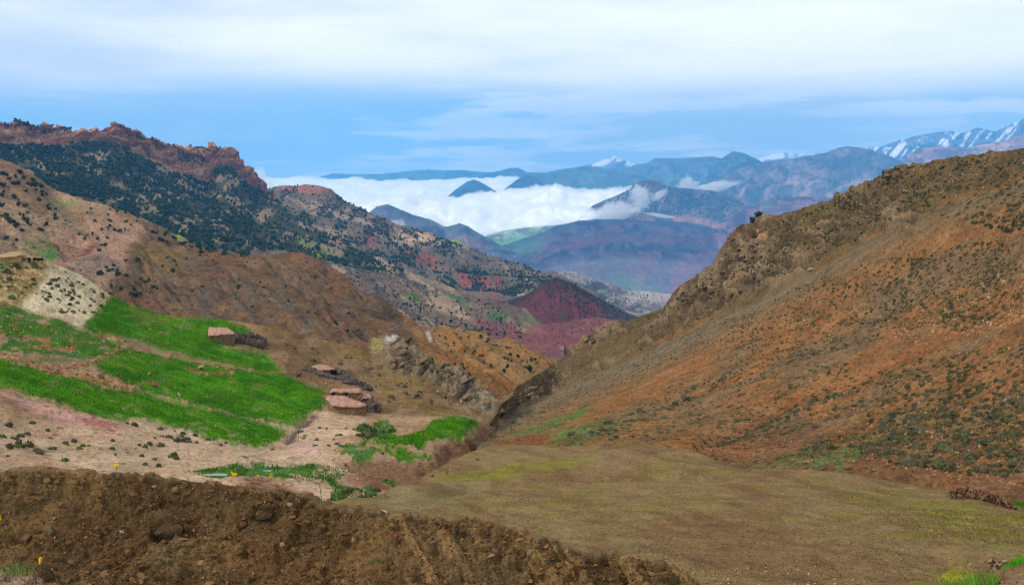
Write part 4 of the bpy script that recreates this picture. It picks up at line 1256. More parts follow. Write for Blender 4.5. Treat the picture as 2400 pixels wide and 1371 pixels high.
def rot_mats(n, rng, full=True):
    if full:
        q = rng.normal(size=(n, 4))
        q /= np.linalg.norm(q, axis=1, keepdims=True)
        w, x, y, z = q.T
        return np.stack([np.stack([1 - 2 * (y * y + z * z), 2 * (x * y - z * w), 2 * (x * z + y * w)], -1), np.stack([2 * (x * y + z * w), 1 - 2 * (x * x + z * z), 2 * (y * z - x * w)], -1),
                         np.stack([2 * (x * z - y * w), 2 * (y * z + x * w), 1 - 2 * (x * x + y * y)], -1)], 1)
    a = rng.random(n) * 2 * math.pi
    c, s_ = np.cos(a), np.sin(a)
    z = 0 * a
    return np.stack([np.stack([c, -s_, z], -1), np.stack([s_, c, z], -1), np.stack([z, z, z + 1], -1)], 1)


def scatter_mesh(name, shapes, pos, size, rng, cols, mat, parent=None, full=True, shade=None, **props):
    """many small pieces joined into one mesh; size (n) or (n,3); cols (n,3)"""
    n = len(pos)
    pick = rng.integers(0, len(shapes), n)
    R = rot_mats(n, rng, full)
    size = np.asarray(size, float)
    if size.ndim == 1:
        size = np.repeat(size[:, None], 3, 1)
    vs, fs, cs, off = [], [], [], 0
    for k, (V, Fq) in enumerate(shapes):
        i = np.where(pick == k)[0]
        if len(i) == 0:
            continue
        X = np.einsum('nij,vj->nvi', R[i], V) * size[i][:, None, :] + pos[i][:, None, :]
        vs.append(X.reshape(-1, 3))
        fs.append((Fq[None] + (np.arange(len(i)) * len(V))[:, None, None]).reshape(-1, 3) + off)
        cs.append(np.repeat(cols[i], len(V), 0))
        off += len(i) * len(V)
    me = new_mesh(name, np.concatenate(vs), np.concatenate(fs), False)
    set_color(me, np.concatenate(cs))
    return link(name, me, mat, parent, **props)


def tints(n, rng, *rgbs, jit=0.18):
    base = np.array([lin(*c) * ALB for c in rgbs])
    c = base[rng.integers(0, len(base), n)]
    return c * (1 + jit * rng.normal(size=(n, 1))).clip(0.4, 1.8)


STONE_MAT = col_mat('loose_stone')
LEAF_MAT = col_mat('leaf_mass')
stones_lo = [stone_shape(k, ICO1) for k in range(8)]
stones_hi = [stone_shape(k + 20, ICO2) for k in range(14)]
mesh_of = lambda name, s, sm=False: new_mesh(name, s[0], s[1], sm)

# ------------------------------------------------------------------ junipers on the far slopes (a mass nobody could count)
def forest(layer, poly, n, lo, hi, rng, dens=None, extra=None):
    q = in_poly(poly, n, rng, dens)
    p, nn = layer.at(q[:, 0], q[:, 1])
    s = rng.uniform(lo, hi, len(p)) * rng.uniform(0.7, 1.2, len(p))
    return p, s


crown_far = [((v - np.array([v[:, 0].mean(), v[:, 1].mean(), 0])) * 1.5, f) for v, f in (crown_shape(k, 1, 8, 0.7, ICO1) for k in range(10))]
r_ = np.random.default_rng(5)
FOREST = [(-150, 352), (60, 350), (110, 350), (215, 342), (262, 338), (302, 362), (376, 396), (453, 422), (487, 436), (510, 400), (540, 400), (575, 432), (614, 450), (680, 493), (760, 548), (850, 600), (900, 620), (945, 640), (930, 660), (800, 620),
          (700, 590), (640, 600), (560, 612), (450, 590), (350, 530), (280, 500), (180, 470), (100, 440), (0, 385), (-150, 370)]
pp, ss = [], []
for poly, n, lo, hi, dn in ((FOREST, 7200, 2.2, 4.4, lambda q: 0.25 + 0.75 * clumps(38, -0.12, 0.25, 301)(q)),
                            ([(640, 600), (760, 620), (930, 660), (1080, 700), (1200, 740), (1250, 800), (1000, 800), (850, 720), (760, 640)], 700, 1.2, 2.2, None),
                            ([(0, 284), (60, 282), (144, 303), (265, 293), (389, 335), (470, 340), (554, 365), (540, 372), (470, 356), (380, 345), (265, 305), (144, 316), (0, 300)], 330, 1.6, 3.0, clumps(20, 0.0, 0.3, 302)),
                            ([(400, 352), (450, 346), (480, 375), (460, 400), (420, 385)], 130, 2.0, 3.2, None)):
    a, b_ = forest(cliffA, poly, n, lo, hi, r_, dn)
    pp.append(a)
    ss.append(b_)
SECOND = [(624, 450), (650, 445), (774, 450), (862, 505), (980, 550), (1100, 590), (1200, 625), (1290, 650), (1290, 690), (1200, 710), (1100, 690), (950, 650), (800, 590), (700, 530)]
a, b_ = forest(second, SECOND, 3600, 2.2, 4.2, r_, lambda q: 0.12 + 0.88 * clumps(40, -0.02, 0.2, 303)(q))
pp.append(a)
ss.append(b_)
for L_, poly, n, lo, hi in ((red1, [(1270, 668), (1305, 655), (1330, 662), (1400, 702), (1470, 740), (1430, 760), (1330, 720), (1280, 700)], 330, 1.2, 2.4), (red1, [(1200, 710), (1280, 670), (1330, 720), (1400, 760), (1250, 760)], 110, 0.9, 1.6),
                            (red2, [(1250, 770), (1400, 750), (1440, 760), (1400, 800), (1300, 830)], 100, 0.7, 1.3)):
    a, b_ = forest(L_, poly, n, lo, hi, r_)
    pp.append(a)
    ss.append(b_)
for L_, poly, n, lo, hi in ((grey_hill, [(1300, 648), (1340, 640), (1420, 665), (1500, 688), (1560, 700), (1480, 730), (1380, 700), (1310, 680)], 420, 2.2, 4.0),
                            (hill6, [(1420, 475), (1480, 448), (1515, 428), (1590, 446), (1680, 455), (1740, 480), (1790, 505), (1740, 540), (1650, 510), (1560, 505), (1480, 500)], 1100, 6, 12)):
    a, b_ = forest(L_, poly, n, lo, hi, r_)
    pp.append(a)
    ss.append(b_)
pp, ss = np.concatenate(pp), np.concatenate(ss)
scatter_mesh('far_juniper_woods', crown_far, pp - np.array([0, 0, 0.4]), ss, r_, tints(len(pp), r_, (40, 58, 46), (48, 62, 46), (34, 50, 44), (58, 68, 48)), LEAF_MAT, full=False, kind='stuff',
             label='dark juniper woods covering the slope under the red cliffs', category='trees')

# ------------------------------------------------------------------ junipers one can count
crown_mats = [plain_mat('juniper_leaf', lin(38, 54, 36) * ALB, 0.4, 3.0, lin(60, 74, 44) * ALB, rand=0.3), plain_mat('juniper_leaf_bluish', lin(34, 50, 42) * ALB, 0.4, 3.0, lin(52, 66, 50) * ALB, rand=0.3)]
bark = plain_mat('juniper_bark', lin(84, 68, 54) * ALB, 0.3, 8)
crown_me = []
for k in range(7):
    m_ = mesh_of('crown', crown_shape(400 + k, 6, 110, 1.0 if k < 5 else 1.3))
    m_.materials.append(crown_mats[k % 2])
    crown_me.append(m_)
trunk_me = [mesh_of('trunk', trunk_shape(430 + k)) for k in range(2)]
for m_ in trunk_me:
    m_.materials.append(bark)


def juniper(pos, size, rng, label, group=None, me=None, tall=1.0):
    root = link('juniper_tree', None, label=label, category='tree')
    if group:
        root['group'] = group
    root.location = pos
    root.rotation_euler = (0, 0, rng.uniform(0, 6.28))
    root.scale = (size * rng.uniform(0.85, 1.2), size * rng.uniform(0.85, 1.2), size * rng.uniform(0.8, 1.05) * tall)
    link('trunk', trunk_me[int(rng.integers(0, 2))], None, root)
    link('crown', crown_me[int(rng.integers(0, 7))] if me is None else me, None, root)
    return root


for poly, n, lo, hi, dn, lab, grp in (
        ([(-60, 390), (60, 415), (120, 455), (90, 480), (60, 460), (0, 450), (-60, 440)], 46, 1.3, 2.2, None, 'juniper of the crowded sandy hilltop', 'junipers on the sandy hilltop'),
        ([(-60, 450), (60, 465), (140, 490), (130, 555), (60, 560), (-60, 575)], 84, 1.2, 2.1, clumps(30, -0.1, 0.2, 310), 'juniper on the pale sandy flank', 'junipers on the sandy flank'),
        ([(140, 480), (260, 495), (330, 520), (300, 560), (230, 600), (150, 545)], 34, 0.9, 1.5, None, 'juniper on pink earth', 'junipers on the pink earth'),
        ([(340, 528), (420, 556), (520, 600), (600, 606), (600, 616), (480, 606), (380, 570)], 40, 1.0, 1.7, None, 'juniper along the crest', 'junipers on the hill crest'),
        ([(215, 620), (330, 600), (430, 620), (420, 680), (330, 720), (260, 690)], 36, 0.9, 1.6, clumps(26, -0.05, 0.2, 311), 'juniper behind the pale knoll', 'junipers on the brown hill'),
        ([(430, 600), (700, 600), (760, 640), (860, 740), (840, 800), (640, 740), (480, 720)], 34, 0.6, 1.1, None, 'bush on the brown hillside', 'bushes on the brown hillside'),
        ([(1000, 775), (1120, 790), (1220, 825), (1270, 860), (1230, 885), (1150, 880), (1080, 850), (1010, 815)], 60, 0.55, 1.0, None, 'bush on the ochre spur', 'bushes on the ochre spur')):
    q = in_poly(poly, n, r_, dn)
    p, _n = sandy.at(q[:, 0], q[:, 1])
    for k in range(len(p)):
        s_ = r_.uniform(lo, hi)
        t_ = (q[k, 0] - min(a[0] for a in poly)) / (max(a[0] for a in poly) - min(a[0] for a in poly))
        u_ = (q[k, 1] - min(a[1] for a in poly)) / (max(a[1] for a in poly) - min(a[1] for a in poly))
        pl_ = ('uphill' if u_ < 0.33 else 'midway' if u_ < 0.66 else 'downhill') + (', cliff side' if t_ < 0.25 else ', nearer the cliff' if t_ < 0.5 else ', nearer the gorge' if t_ < 0.75 else ', gorge side')
        juniper(p[k] - np.array([0, 0, 0.1]), s_, r_, size_word(s_, lo, hi) + ' ' + lab + ', ' + pl_, grp)
for (px_, py_, s_, lab) in ((1765, 526, 1.5, 'low round juniper, left of the pair on the rocky shoulder'), (1782, 522, 1.6, 'taller juniper, right of the pair on the rocky shoulder')):
    p, _n = slope.at(px_, py_)
    juniper(p[0], s_, r_, lab, None, None, 1.15)
p, _n = sandy.at(1242, 872)
juniper(p[0], 2.0, r_, 'dark bushy juniper beside pale pink rock in the gorge')

# ------------------------------------------------------------------ cushion shrubs on the stony slope
shrub_mats = [plain_mat('shrub_leaf', lin(66, 68, 44) * ALB, 0.35, 3, lin(92, 90, 60) * ALB, rand=0.3), plain_mat('shrub_leaf_grey', lin(76, 74, 56) * ALB, 0.35, 3, lin(104, 100, 78) * ALB, rand=0.3),
              plain_mat('shrub_leaf_brown', lin(98, 80, 52) * ALB, 0.3, 3, lin(124, 104, 70) * ALB, rand=0.25), plain_mat('shrub_leaf_green', lin(62, 88, 42) * ALB, 0.35, 3, lin(92, 112, 56) * ALB, rand=0.25)]
shrub_me = []
for k in range(12):
    m_ = mesh_of('cushion_shrub', shrub_shape(500 + k))
    m_.materials.append(shrub_mats[(0, 0, 1, 0, 1, 0, 0, 1, 0, 1, 2, 3)[k]])
    shrub_me.append(m_)


TINT = ['green' if k in (0, 1, 3, 5, 6, 8) else 'greyish' if k in (2, 4, 7, 9) else 'brownish' if k == 10 else 'leafy' for k in range(12)]


def shrub(pos, size, rng, label, group, which=None, flat=1.0, name='cushion_shrub'):
    o = link(name, shrub_me[int(rng.integers(0, 11)) if which is None else which], label=label, category='shrub', group=group)
    o.location = pos
    o.rotation_euler = (rng.normal() * 0.1, rng.normal() * 0.1, rng.uniform(0, 6.28))
    o.scale = (size * rng.uniform(0.85, 1.45), size * rng.uniform(0.85, 1.2), size * rng.uniform(0.9, 1.25) * flat)
    return o


BUSHY = [(1850, 1095), (1900, 1050), (2000, 1000), (2130, 960), (2300, 950), (2450, 960), (2450, 1110), (2300, 1120), (2100, 1105), (2040, 1080), (1950, 1070)]
STREAK1 = [(1290, 1040), (1400, 1005), (1560, 930), (1700, 880), (1700, 900), (1600, 960), (1480, 1010), (1330, 1050)]
STREAK2 = [(1650, 1045), (1800, 980), (1950, 920), (2060, 880), (2050, 900), (1950, 945), (1800, 1005), (1680, 1055)]
UPPER = [(1700, 760), (1900, 660), (2100, 600), (2350, 560), (2440, 700), (2300, 760), (2100, 790), (1850, 860), (1700, 880)]
for poly, n, lo, hi, dn, lab, grp in (
        (BUSHY, 190, 0.24, 0.52, lambda q: 0.35 + 0.65 * clumps(60, -0.1, 0.3, 320)(q), 'shrub in the dense patch', 'shrubs in the dense patch'),
        (STREAK1, 62, 0.35, 0.7, None, 'shrub in the band', 'shrubs in the band above the green strip'),
        (STREAK2, 48, 0.3, 0.55, None, 'shrub along the furrow', 'shrubs along the furrow')):
    q = in_poly(poly, n, r_, dn)
    p, _n = slope.at(q[:, 0], q[:, 1])
    for k in range(len(p)):
        s_ = r_.uniform(lo, hi)
        wh = int(r_.integers(0, 11))
        t_ = (q[k, 1] - min(a[1] for a in poly)) / (max(a[1] for a in poly) - min(a[1] for a in poly))
        pl_ = 'topmost rows' if t_ < 0.3 else 'middle rows' if t_ < 0.65 else 'bottom rows'
        sd_ = where(q[k, 0], ((1420, 'gorge side'), (1600, 'before mid slope'), (1850, 'at mid slope'), (2000, 'over the green patch'), (2150, 'short of the stone heap'), (2300, 'above the stone heap'), (9999, 'beyond the stone heap')))
        shrub(p[k] - np.array([0, 0, 0.06]), s_, r_, f'{size_word(s_, lo, hi)} {TINT[wh]} {lab}, {pl_}, {sd_}', grp, wh)
shrub_lo = [shrub_shape(540 + k, 14) for k in range(5)]
shrub_lo = [(np.concatenate([ICO1[0] * np.array([1, 1, 0.6]) * 0.9, v[len(ICO2[0]):]]), np.concatenate([ICO1[1], f[len(ICO2[1]):] - len(ICO2[0]) + len(ICO1[0])])) for v, f in shrub_lo]
pp, ss = [], []
for poly, n, lo, hi, dn in ((UPPER, 2300, 0.16, 0.42, lambda q: 0.3 + 0.7 * clumps(70, 0.0, 0.3, 321)(q)), (BUSHY, 500, 0.16, 0.36, None),
                            ([(1300, 1030), (1700, 860), (2100, 860), (2450, 800), (2450, 1000), (2000, 990), (1750, 1050), (1400, 1030)], 1300, 0.18, 0.42, lambda q: 0.3 + 0.7 * clumps(60, 0.0, 0.3, 322)(q)),
                            ([(1500, 800), (1750, 560), (1900, 500), (2110, 400), (2450, 350), (2450, 560), (2150, 500), (1900, 630), (1600, 780)], 1500, 0.2, 0.6, lambda q: 0.2 + 0.8 * clumps(50, 0.0, 0.25, 323)(q)),
                            ([(1200, 960), (1400, 860), (1700, 740), (1750, 780), (1400, 930), (1200, 1010)], 260, 0.2, 0.5, None)):
    q = in_poly(poly, n, r_, dn)
    p, _n = slope.at(q[:, 0], q[:, 1])
    pp.append(p)
    ss.append(r_.uniform(lo, hi, len(p)))
pp, ss = np.concatenate(pp), np.concatenate(ss)
scatter_mesh('small_slope_shrubs', shrub_lo, pp - np.array([0, 0, 0.03]), np.stack([ss * 1.15, ss * 1.1, ss * 1.0], -1), r_, tints(len(pp), r_, (68, 68, 42), (80, 76, 52), (60, 64, 40), (98, 86, 50), (74, 72, 54)), LEAF_MAT, full=False,
             kind='stuff', label='small grey-green tufts dotting the whole stony slope', category='shrubs')

# loose stones of the slope
pp, ss, cc = [], [], []
for poly, n, lo, hi, cs, dn in (
        ([(1300, 1035), (1500, 940), (1800, 790), (2100, 620), (2450, 470), (2450, 1150), (2200, 1130), (1900, 1095), (1700, 1080), (1500, 1030)], 7600, 0.08, 0.27, ((158, 118, 82), (146, 104, 68), (128, 92, 60), (168, 130, 94), (112, 84, 56)),
         lambda q: 0.35 + 0.65 * clumps(90, -0.1, 0.3, 330)(q)),
        ([(2050, 760), (2250, 680), (2450, 600), (2450, 740), (2250, 800), (2100, 830)], 900, 0.15, 0.42, ((160, 120, 84), (146, 104, 70), (172, 136, 102)), None),
        ([(1200, 980), (1400, 860), (1800, 700), (2150, 510), (2450, 430), (2450, 480), (2100, 620), (1750, 790), (1400, 930), (1200, 1030)], 1700, 0.09, 0.24, ((150, 136, 112), (170, 152, 124), (128, 108, 84)), None),
        ([(1560, 740), (1700, 600), (1760, 530), (2080, 410), (2450, 350), (2450, 420), (2100, 520), (1800, 690), (1570, 795)], 1700, 0.12, 0.5, ((140, 118, 92), (168, 146, 116), (112, 94, 72)), lambda q: 0.2 + 0.8 * clumps(60, 0.0, 0.25, 331)(q))):
    q = in_poly(poly, n, r_, dn)
    p, _n = slope.at(q[:, 0], q[:, 1])
    pp.append(p)
    ss.append(lo + (hi - lo) * r_.random(len(p)) ** 2.1)
    cc.append(tints(len(p), r_, *cs))
pp, ss, cc = np.concatenate(pp), np.concatenate(ss), np.concatenate(cc)
scatter_mesh('slope_scree', stones_lo, pp, ss, r_, cc, STONE_MAT, kind='stuff', label='orange and pale scree stones strewn over the slope', category='stones')

# ------------------------------------------------------------------ shepherd houses
wall_mat = plain_mat('dry_stone_wall', lin(112, 86, 60) * ALB, 0.45, 2.2, lin(150, 124, 92) * ALB, bump=0.8, rand=0.1)
wall_pale_mat = plain_mat('pale_stone_wall', lin(150, 122, 74) * ALB, 0.45, 2.2, lin(186, 160, 108) * ALB, bump=0.8, rand=0.1)
roof_mat = plain_mat('pink_mud_roof', lin(158, 118, 100) * ALB, 0.32, 1.6, lin(180, 142, 122) * ALB, bump=0.4, rand=0.06)
roof_tan_mat = plain_mat('tan_mud_roof', lin(180, 154, 116) * ALB, 0.2, 1.2, lin(156, 128, 92) * ALB, bump=0.4, rand=0.06)
dark_mat = plain_mat('opening_shade', (0.012, 0.010, 0.009), 0.2, 2, rand=0)  # shade inside the openings, painted as near-black slabs on the walls
twig_mat = plain_mat('dry_brushwood', lin(126, 110, 96) * ALB, 0.4, 3, lin(160, 142, 122) * ALB, rand=0.1)
twig_core_mat = plain_mat('brushwood_shade', lin(104, 90, 80) * ALB, 0.4, 2, rand=0.1)


def ray_on(px, py, zr, d0, k):
    """where the sight line meets a roof plane of height zr at distance d0, rising k per metre away"""
    b = (IH / 2 - py) / FPX
    T = (-SP + b * CP) / (CP + b * SP)
    return P(px, py, (zr - k * d0) / (T - k))


def roof_mesh(poly, rng, thick=0.34):
    """uneven mud roof: ragged rim, sagging top, overhanging edge"""
    pl = np.asarray(poly)
    rim = []
    for a, b in zip(pl, np.roll(pl, -1, 0)):
        n = max(3, int(np.linalg.norm(b - a) / 0.35))
        for t in np.arange(n) / n:
            rim.append(a * (1 - t) + b * t)
    rim = np.array(rim)
    rim[:, :2] += rng.normal(size=(len(rim), 2)) * 0.06
    rim[:, 2] += rng.normal(size=len(rim)) * 0.05
    c = rim.mean(0)
    V, rings = [], []
    for f, dz in ((0.97, -thick), (1.0, -thick * 0.55), (0.985, -0.04), (0.9, 0.05), (0.65, 0.10), (0.35, 0.12)):
        r = c + (rim - c) * np.array([f, f, 1])
        r = r + np.stack([np.zeros(len(r)), np.zeros(len(r)), dz + 0.05 * rng.normal(size=len(r))], -1)
        rings.append(np.arange(len(V), len(V) + len(r)))
        V.extend(r)
    V.append(c + np.array([0, 0, 0.12]))
    V.append(c + np.array([0, 0, -thick]))
    F = []
    n = len(rim)
    for r0, r1 in zip(rings[:-1], rings[1:]):
        for i in range(n):
            j = (i + 1) % n
            F += [(r0[i], r0[j], r1[j]), (r0[i], r1[j], r1[i])]
    for i in range(n):
        j = (i + 1) % n
        F += [(rings[-1][i], rings[-1][j], len(V) - 2), (rings[0][j], rings[0][i], len(V) - 1)]
    return new_mesh('roof', np.array(V), np.array(F), True)


def wall_mesh(poly, inset, drop, rng, thick=0.34):
    pl = np.asarray(poly)
    c = pl.mean(0)
    d = pl - c
    q = c + d * (1 - inset / np.linalg.norm(d[:, :2], axis=1, keepdims=True))
    rim = []
    for a, b in zip(q, np.roll(q, -1, 0)):
        n = max(2, int(np.linalg.norm(b - a) / 0.5))
        rim += [a * (1 - t) + b * t for t in np.arange(n) / n]
    rim = np.array(rim)
    n = len(rim)
    rows = 6
    V = []
    for k in range(rows):
        z = rim[:, 2] - thick * 0.8 - drop * k / (rows - 1)
        V.append(np.stack([rim[:, 0], rim[:, 1], z], -1) + rng.normal(size=(n, 3)) * 0.045)
    V = np.concatenate(V)
    i = np.arange(n)
    j = (i + 1) % n
    F = np.concatenate([np.stack([i + k * n, i + (k + 1) * n, j + (k + 1) * n, j + k * n], -1) for k in range(rows - 1)])
    return new_mesh('wall', V, F, False), q


def box_mesh(name, a, b, depth, h, up=0.0):
    """upright slab between two ground points a and b, h high, set back by depth"""
    a, b = np.asarray(a, float), np.asarray(b, float)
    e = b - a
    nrm = np.array([e[1], -e[0], 0])
    nrm /= np.linalg.norm(nrm) + 1e-9
    if nrm[1] > 0:
        nrm = -nrm
    V = []
    for s_ in (1, -1):
        for p in (a, b):
            V += [p + nrm * depth * s_ + np.array([0, 0, up]), p + nrm * depth * s_ + np.array([0, 0, up + h])]
    F = [(0, 2, 3, 1), (4, 5, 7, 6), (0, 1, 5, 4), (2, 6, 7, 3), (1, 3, 7, 5), (0, 4, 6, 2)]
    return new_mesh(name, np.array(V), np.array(F), False)


def house(label, poly_px, base_px, hgt, k, drop, rng, doors=(), wm=None, rm=None, ground=field, base_d=None):
    g, _n = ground.at(*base_px)
    g = g[0]
    if base_d:
        g = P(base_px[0], base_px[1], base_d)
    zr = g[2] + hgt
    poly = np.array([ray_on(px, py, zr, g[1], k) for px, py in poly_px])
    root = link('stone_house', None, label=label, category='house')
    c = poly.mean(0)
    root.location = (c[0], c[1], g[2])
    o0 = np.array(root.location)
    poly = poly - o0
    wme, q = wall_mesh(poly, 0.35, drop, rng)
    link('wall', wme, wm or wall_mat, root)
    link('roof', roof_mesh(poly, rng), rm or roof_mat, root)
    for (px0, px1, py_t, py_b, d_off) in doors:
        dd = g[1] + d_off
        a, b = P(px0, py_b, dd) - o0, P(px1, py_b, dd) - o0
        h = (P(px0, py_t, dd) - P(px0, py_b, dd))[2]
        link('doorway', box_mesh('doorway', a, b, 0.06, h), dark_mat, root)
    return root


hr = np.random.default_rng(21)
h1 = house('stone hut with pink mud roof among the upper green field, brush pen attached', [(489, 767), (534, 768), (552, 781), (487, 786)], (515, 800), 2.0, 0.10, 3.0, hr)
h2 = house('stone hut with small pink roof and dark open end above the brush heaps', [(723, 861), (745, 854), (768, 855), (785, 865), (752, 867)], (750, 876), 1.6, 0.12, 2.2, hr)
h3 = house('long stone house with narrow pink roof and two dark doorways', [(772, 918), (777, 910), (844, 911), (849, 919)], (812, 934), 1.7, 0.06, 3.0, hr)
h4 = house('low stone house with wide pink roof before the two-door house', [(763, 933), (767, 926), (808, 927), (862, 948), (838, 953), (779, 949)], (812, 972), 2.3, 0.14, 2.8, hr)
h5 = house('small shed with square reddish roof behind the low house', [(847, 923), (865, 922), (870, 931), (847, 934)], (858, 942), 1.4, 0.16, 1.6, hr)
h6 = house('ruined stone house with tan roof on top of the rocky knoll', [(-40, 596), (18, 597), (28, 592), (48, 590), (55, 596), (40, 600), (10, 602), (-40, 602)], (20, 611), 1.2, 0.10, 2.2, hr, wm=wall_pale_mat, rm=roof_tan_mat)
h7 = house('roofless-looking stone room with dark gaps beside the ruined house', [(38, 600), (70, 600), (103, 604), (104, 606), (80, 604), (40, 603)], (75, 615), 1.15, 0.12, 2.0, hr, wm=wall_pale_mat, rm=roof_tan_mat)


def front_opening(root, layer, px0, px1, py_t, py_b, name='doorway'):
    """near-black slab for the shade in an opening, just proud of the wall face that the sight line meets"""
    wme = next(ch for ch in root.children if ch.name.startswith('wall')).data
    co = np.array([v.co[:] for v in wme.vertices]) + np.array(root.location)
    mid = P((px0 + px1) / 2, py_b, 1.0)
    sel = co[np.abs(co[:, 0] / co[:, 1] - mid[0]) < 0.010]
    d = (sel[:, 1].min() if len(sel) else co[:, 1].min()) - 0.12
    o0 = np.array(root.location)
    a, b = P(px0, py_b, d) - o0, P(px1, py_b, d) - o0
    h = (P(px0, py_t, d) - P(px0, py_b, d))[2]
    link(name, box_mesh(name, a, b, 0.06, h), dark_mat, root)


front_opening(h3, field, 778, 786, 919, 925)
front_opening(h3, field, 808.5, 814, 919.5, 928)
front_opening(h2, field, 775, 789, 867, 878)
front_opening(h5, field, 849, 867, 934.5, 938)
front_opening(h6, field, 66, 71, 604, 612)
front_opening(h7, field, 78, 101, 604.5, 611)


def brush(label, line, hgt, wid, n, rng, layer=field, group='brushwood fences by the huts', core=1.0):
    """heap of cut branches along a line: dark mass bristling with sticks"""
    ln = np.asarray(line, float)
    seg = np.concatenate([[0], np.cumsum(np.linalg.norm(np.diff(ln, axis=0), axis=1))])
    g, _n = layer.at(ln[:, 0], ln[:, 1])
    o0 = g.mean(0)
    g = g - o0
    at = lambda t: np.stack([np.interp(t, seg / seg[-1], g[:, k]) for k in range(3)], -1)
    wl_ = np.linalg.norm(np.diff(g, axis=0), axis=1).sum()
    ts = np.linspace(0, 1, max(6, int(wl_ / (wid * 0.55))))
    V, F, nn = [], [], 0
    c = at(ts)
    for t, p in zip(ts, c):
        s = stone_shape(int(rng.integers(0, 9999)), ICO2)[0]
        s = ICO2[0] * (1 + 0.3 * rng.normal(size=(len(ICO2[0]), 1))) * rng.uniform(0.75, 1.35)
        V.append(s * np.array([wid * 0.8, wid * 0.7, hgt * 0.62]) * np.array([core, 1, core]) + p + np.array([0, 0, hgt * 0.3 * core]))
        F.append(ICO2[1] + nn)
        nn += len(s)
    root = link('brush_fence', new_mesh('brush_fence', np.concatenate(V), np.concatenate(F), False), twig_core_mat, label=label, category='fence', group=group)
    root.location = o0
    t = rng.random(n)
    p = at(t) + rng.normal(size=(n, 3)) * np.array([wid * 0.45, wid * 0.35, 0.0])
    d = rng.normal(size=(n, 3)) * np.array([0.55, 0.45, 0.3]) + np.array([0, 0, 0.9])
    d /= np.linalg.norm(d, axis=1, keepdims=True)
    L_ = hgt * rng.uniform(0.6, 1.25, n)
    e = p + d * L_[:, None]
    u = np.cross(d, rng.normal(size=(n, 3)))
    u /= np.linalg.norm(u, axis=1, keepdims=True)
    r = rng.uniform(0.02, 0.05, n)[:, None]
    v = np.cross(d, u)
    X = np.stack([p + u * r, p - u * r * 0.5 + v * r, p - u * r * 0.5 - v * r, e], 1).reshape(-1, 3)
    i = np.arange(n)[:, None] * 4
    F = np.concatenate([i + np.array([0, 1, 3]), i + np.array([1, 2, 3]), i + np.array([2, 0, 3])])
    link('twigs', new_mesh('twigs', X, F, False), twig_mat, root, kind='stuff')
    return root


brush('curved brushwood pen with pale upright sticks beside the upper hut', [(545, 800), (560, 808), (580, 814), (600, 818), (614, 816), (620, 806), (606, 799), (585, 797), (562, 793), (552, 797), (566, 804), (588, 809), (600, 811)], 1.2, 0.75, 520, hr)
brush('long brushwood fence running below the hut with the dark open end', [(717, 870), (730, 877), (750, 885), (775, 892), (800, 896), (815, 903)], 0.75, 1.2, 420, hr)
brush('brushwood heap spreading right of the hut with the dark open end', [(788, 882), (802, 886), (818, 894), (828, 902)], 1.0, 1.2, 260, hr)
brush('big dark brushwood mound at the corner of the low house', [(862, 966), (872, 970), (880, 974)], 2.0, 1.4, 420, hr)
brush('brushwood heap on the slope above the square-roofed shed', [(842, 905), (856, 912), (866, 917)], 0.9, 0.9, 160, hr)
brush('dead thorn hedge along the lower end of the green field', [(672, 1046), (690, 1024), (706, 1008), (724, 994), (735, 982)], 0.7, 0.95, 620, hr, core=0.2)

# ------------------------------------------------------------------ goat by the huts
def goat():
    p, _n = field.at(699, 894)
    me = bpy.data.meshes.new('goat')
    J = dict(hip=(-0.38, 0, 0.62), mid=(0, 0, 0.60), sh=(0.34, 0, 0.66), nk=(0.52, 0, 0.86), hd=(0.66, 0, 1.02), mz=(0.83, 0, 0.94), tail=(-0.52, 0, 0.72),
             fl=(0.32, 0.11, 0.34), fl2=(0.33, 0.11, 0.0), fr=(0.30, -0.11, 0.34), fr2=(0.29, -0.11, 0.0), hl=(-0.34, 0.12, 0.36), hl1=(-0.44, 0.12, 0.2), hl2=(-0.42, 0.12, 0.0), hr=(-0.36, -0.12, 0.36), hr1=(-0.46, -0.12, 0.2), hr2=(-0.44, -0.12, 0.0),
             e1=(0.60, 0.12, 1.05), e2=(0.60, -0.12, 1.05), h1=(0.52, 0.05, 1.22), h2=(0.52, -0.05, 1.22))
    R = dict(hip=.17, mid=.19, sh=.17, nk=.1, hd=.085, mz=.045, tail=.03, fl=.05, fl2=.03, fr=.05, fr2=.03, hl=.07, hl1=.035, hl2=.03, hr=.07, hr1=.035, hr2=.03, e1=.025, e2=.025, h1=.015, h2=.015)
    E = [('hip', 'mid'), ('mid', 'sh'), ('sh', 'nk'), ('nk', 'hd'), ('hd', 'mz'), ('hip', 'tail'), ('sh', 'fl'), ('fl', 'fl2'), ('sh', 'fr'), ('fr', 'fr2'), ('hip', 'hl'), ('hl', 'hl1'), ('hl1', 'hl2'), ('hip', 'hr'), ('hr', 'hr1'), ('hr1', 'hr2'),
         ('hd', 'e1'), ('hd', 'e2'), ('hd', 'h1'), ('hd', 'h2')]
    K = list(J)
    me.from_pydata([J[k] for k in K], [(K.index(a), K.index(b)) for a, b in E], [])
    o = link('goat', me, plain_mat('goat_coat', lin(52, 40, 34) * ALB, 0.3, 6), label='dark brown goat standing on bare earth near the huts', category='goat')
    o.modifiers.new('skin', 'SKIN')
    for i, k in enumerate(K):
        me.skin_vertices[0].data[i].radius = (R[k], R[k])
    me.skin_vertices[0].data[K.index('mid')].use_root = True
    sb = o.modifiers.new('subdivision', 'SUBSURF')
    sb.levels = sb.render_levels = 1
    o.location = p[0]
    o.rotation_euler = (0, 0, 0.5)
    o.scale = (0.95, 0.95, 0.95)


goat()

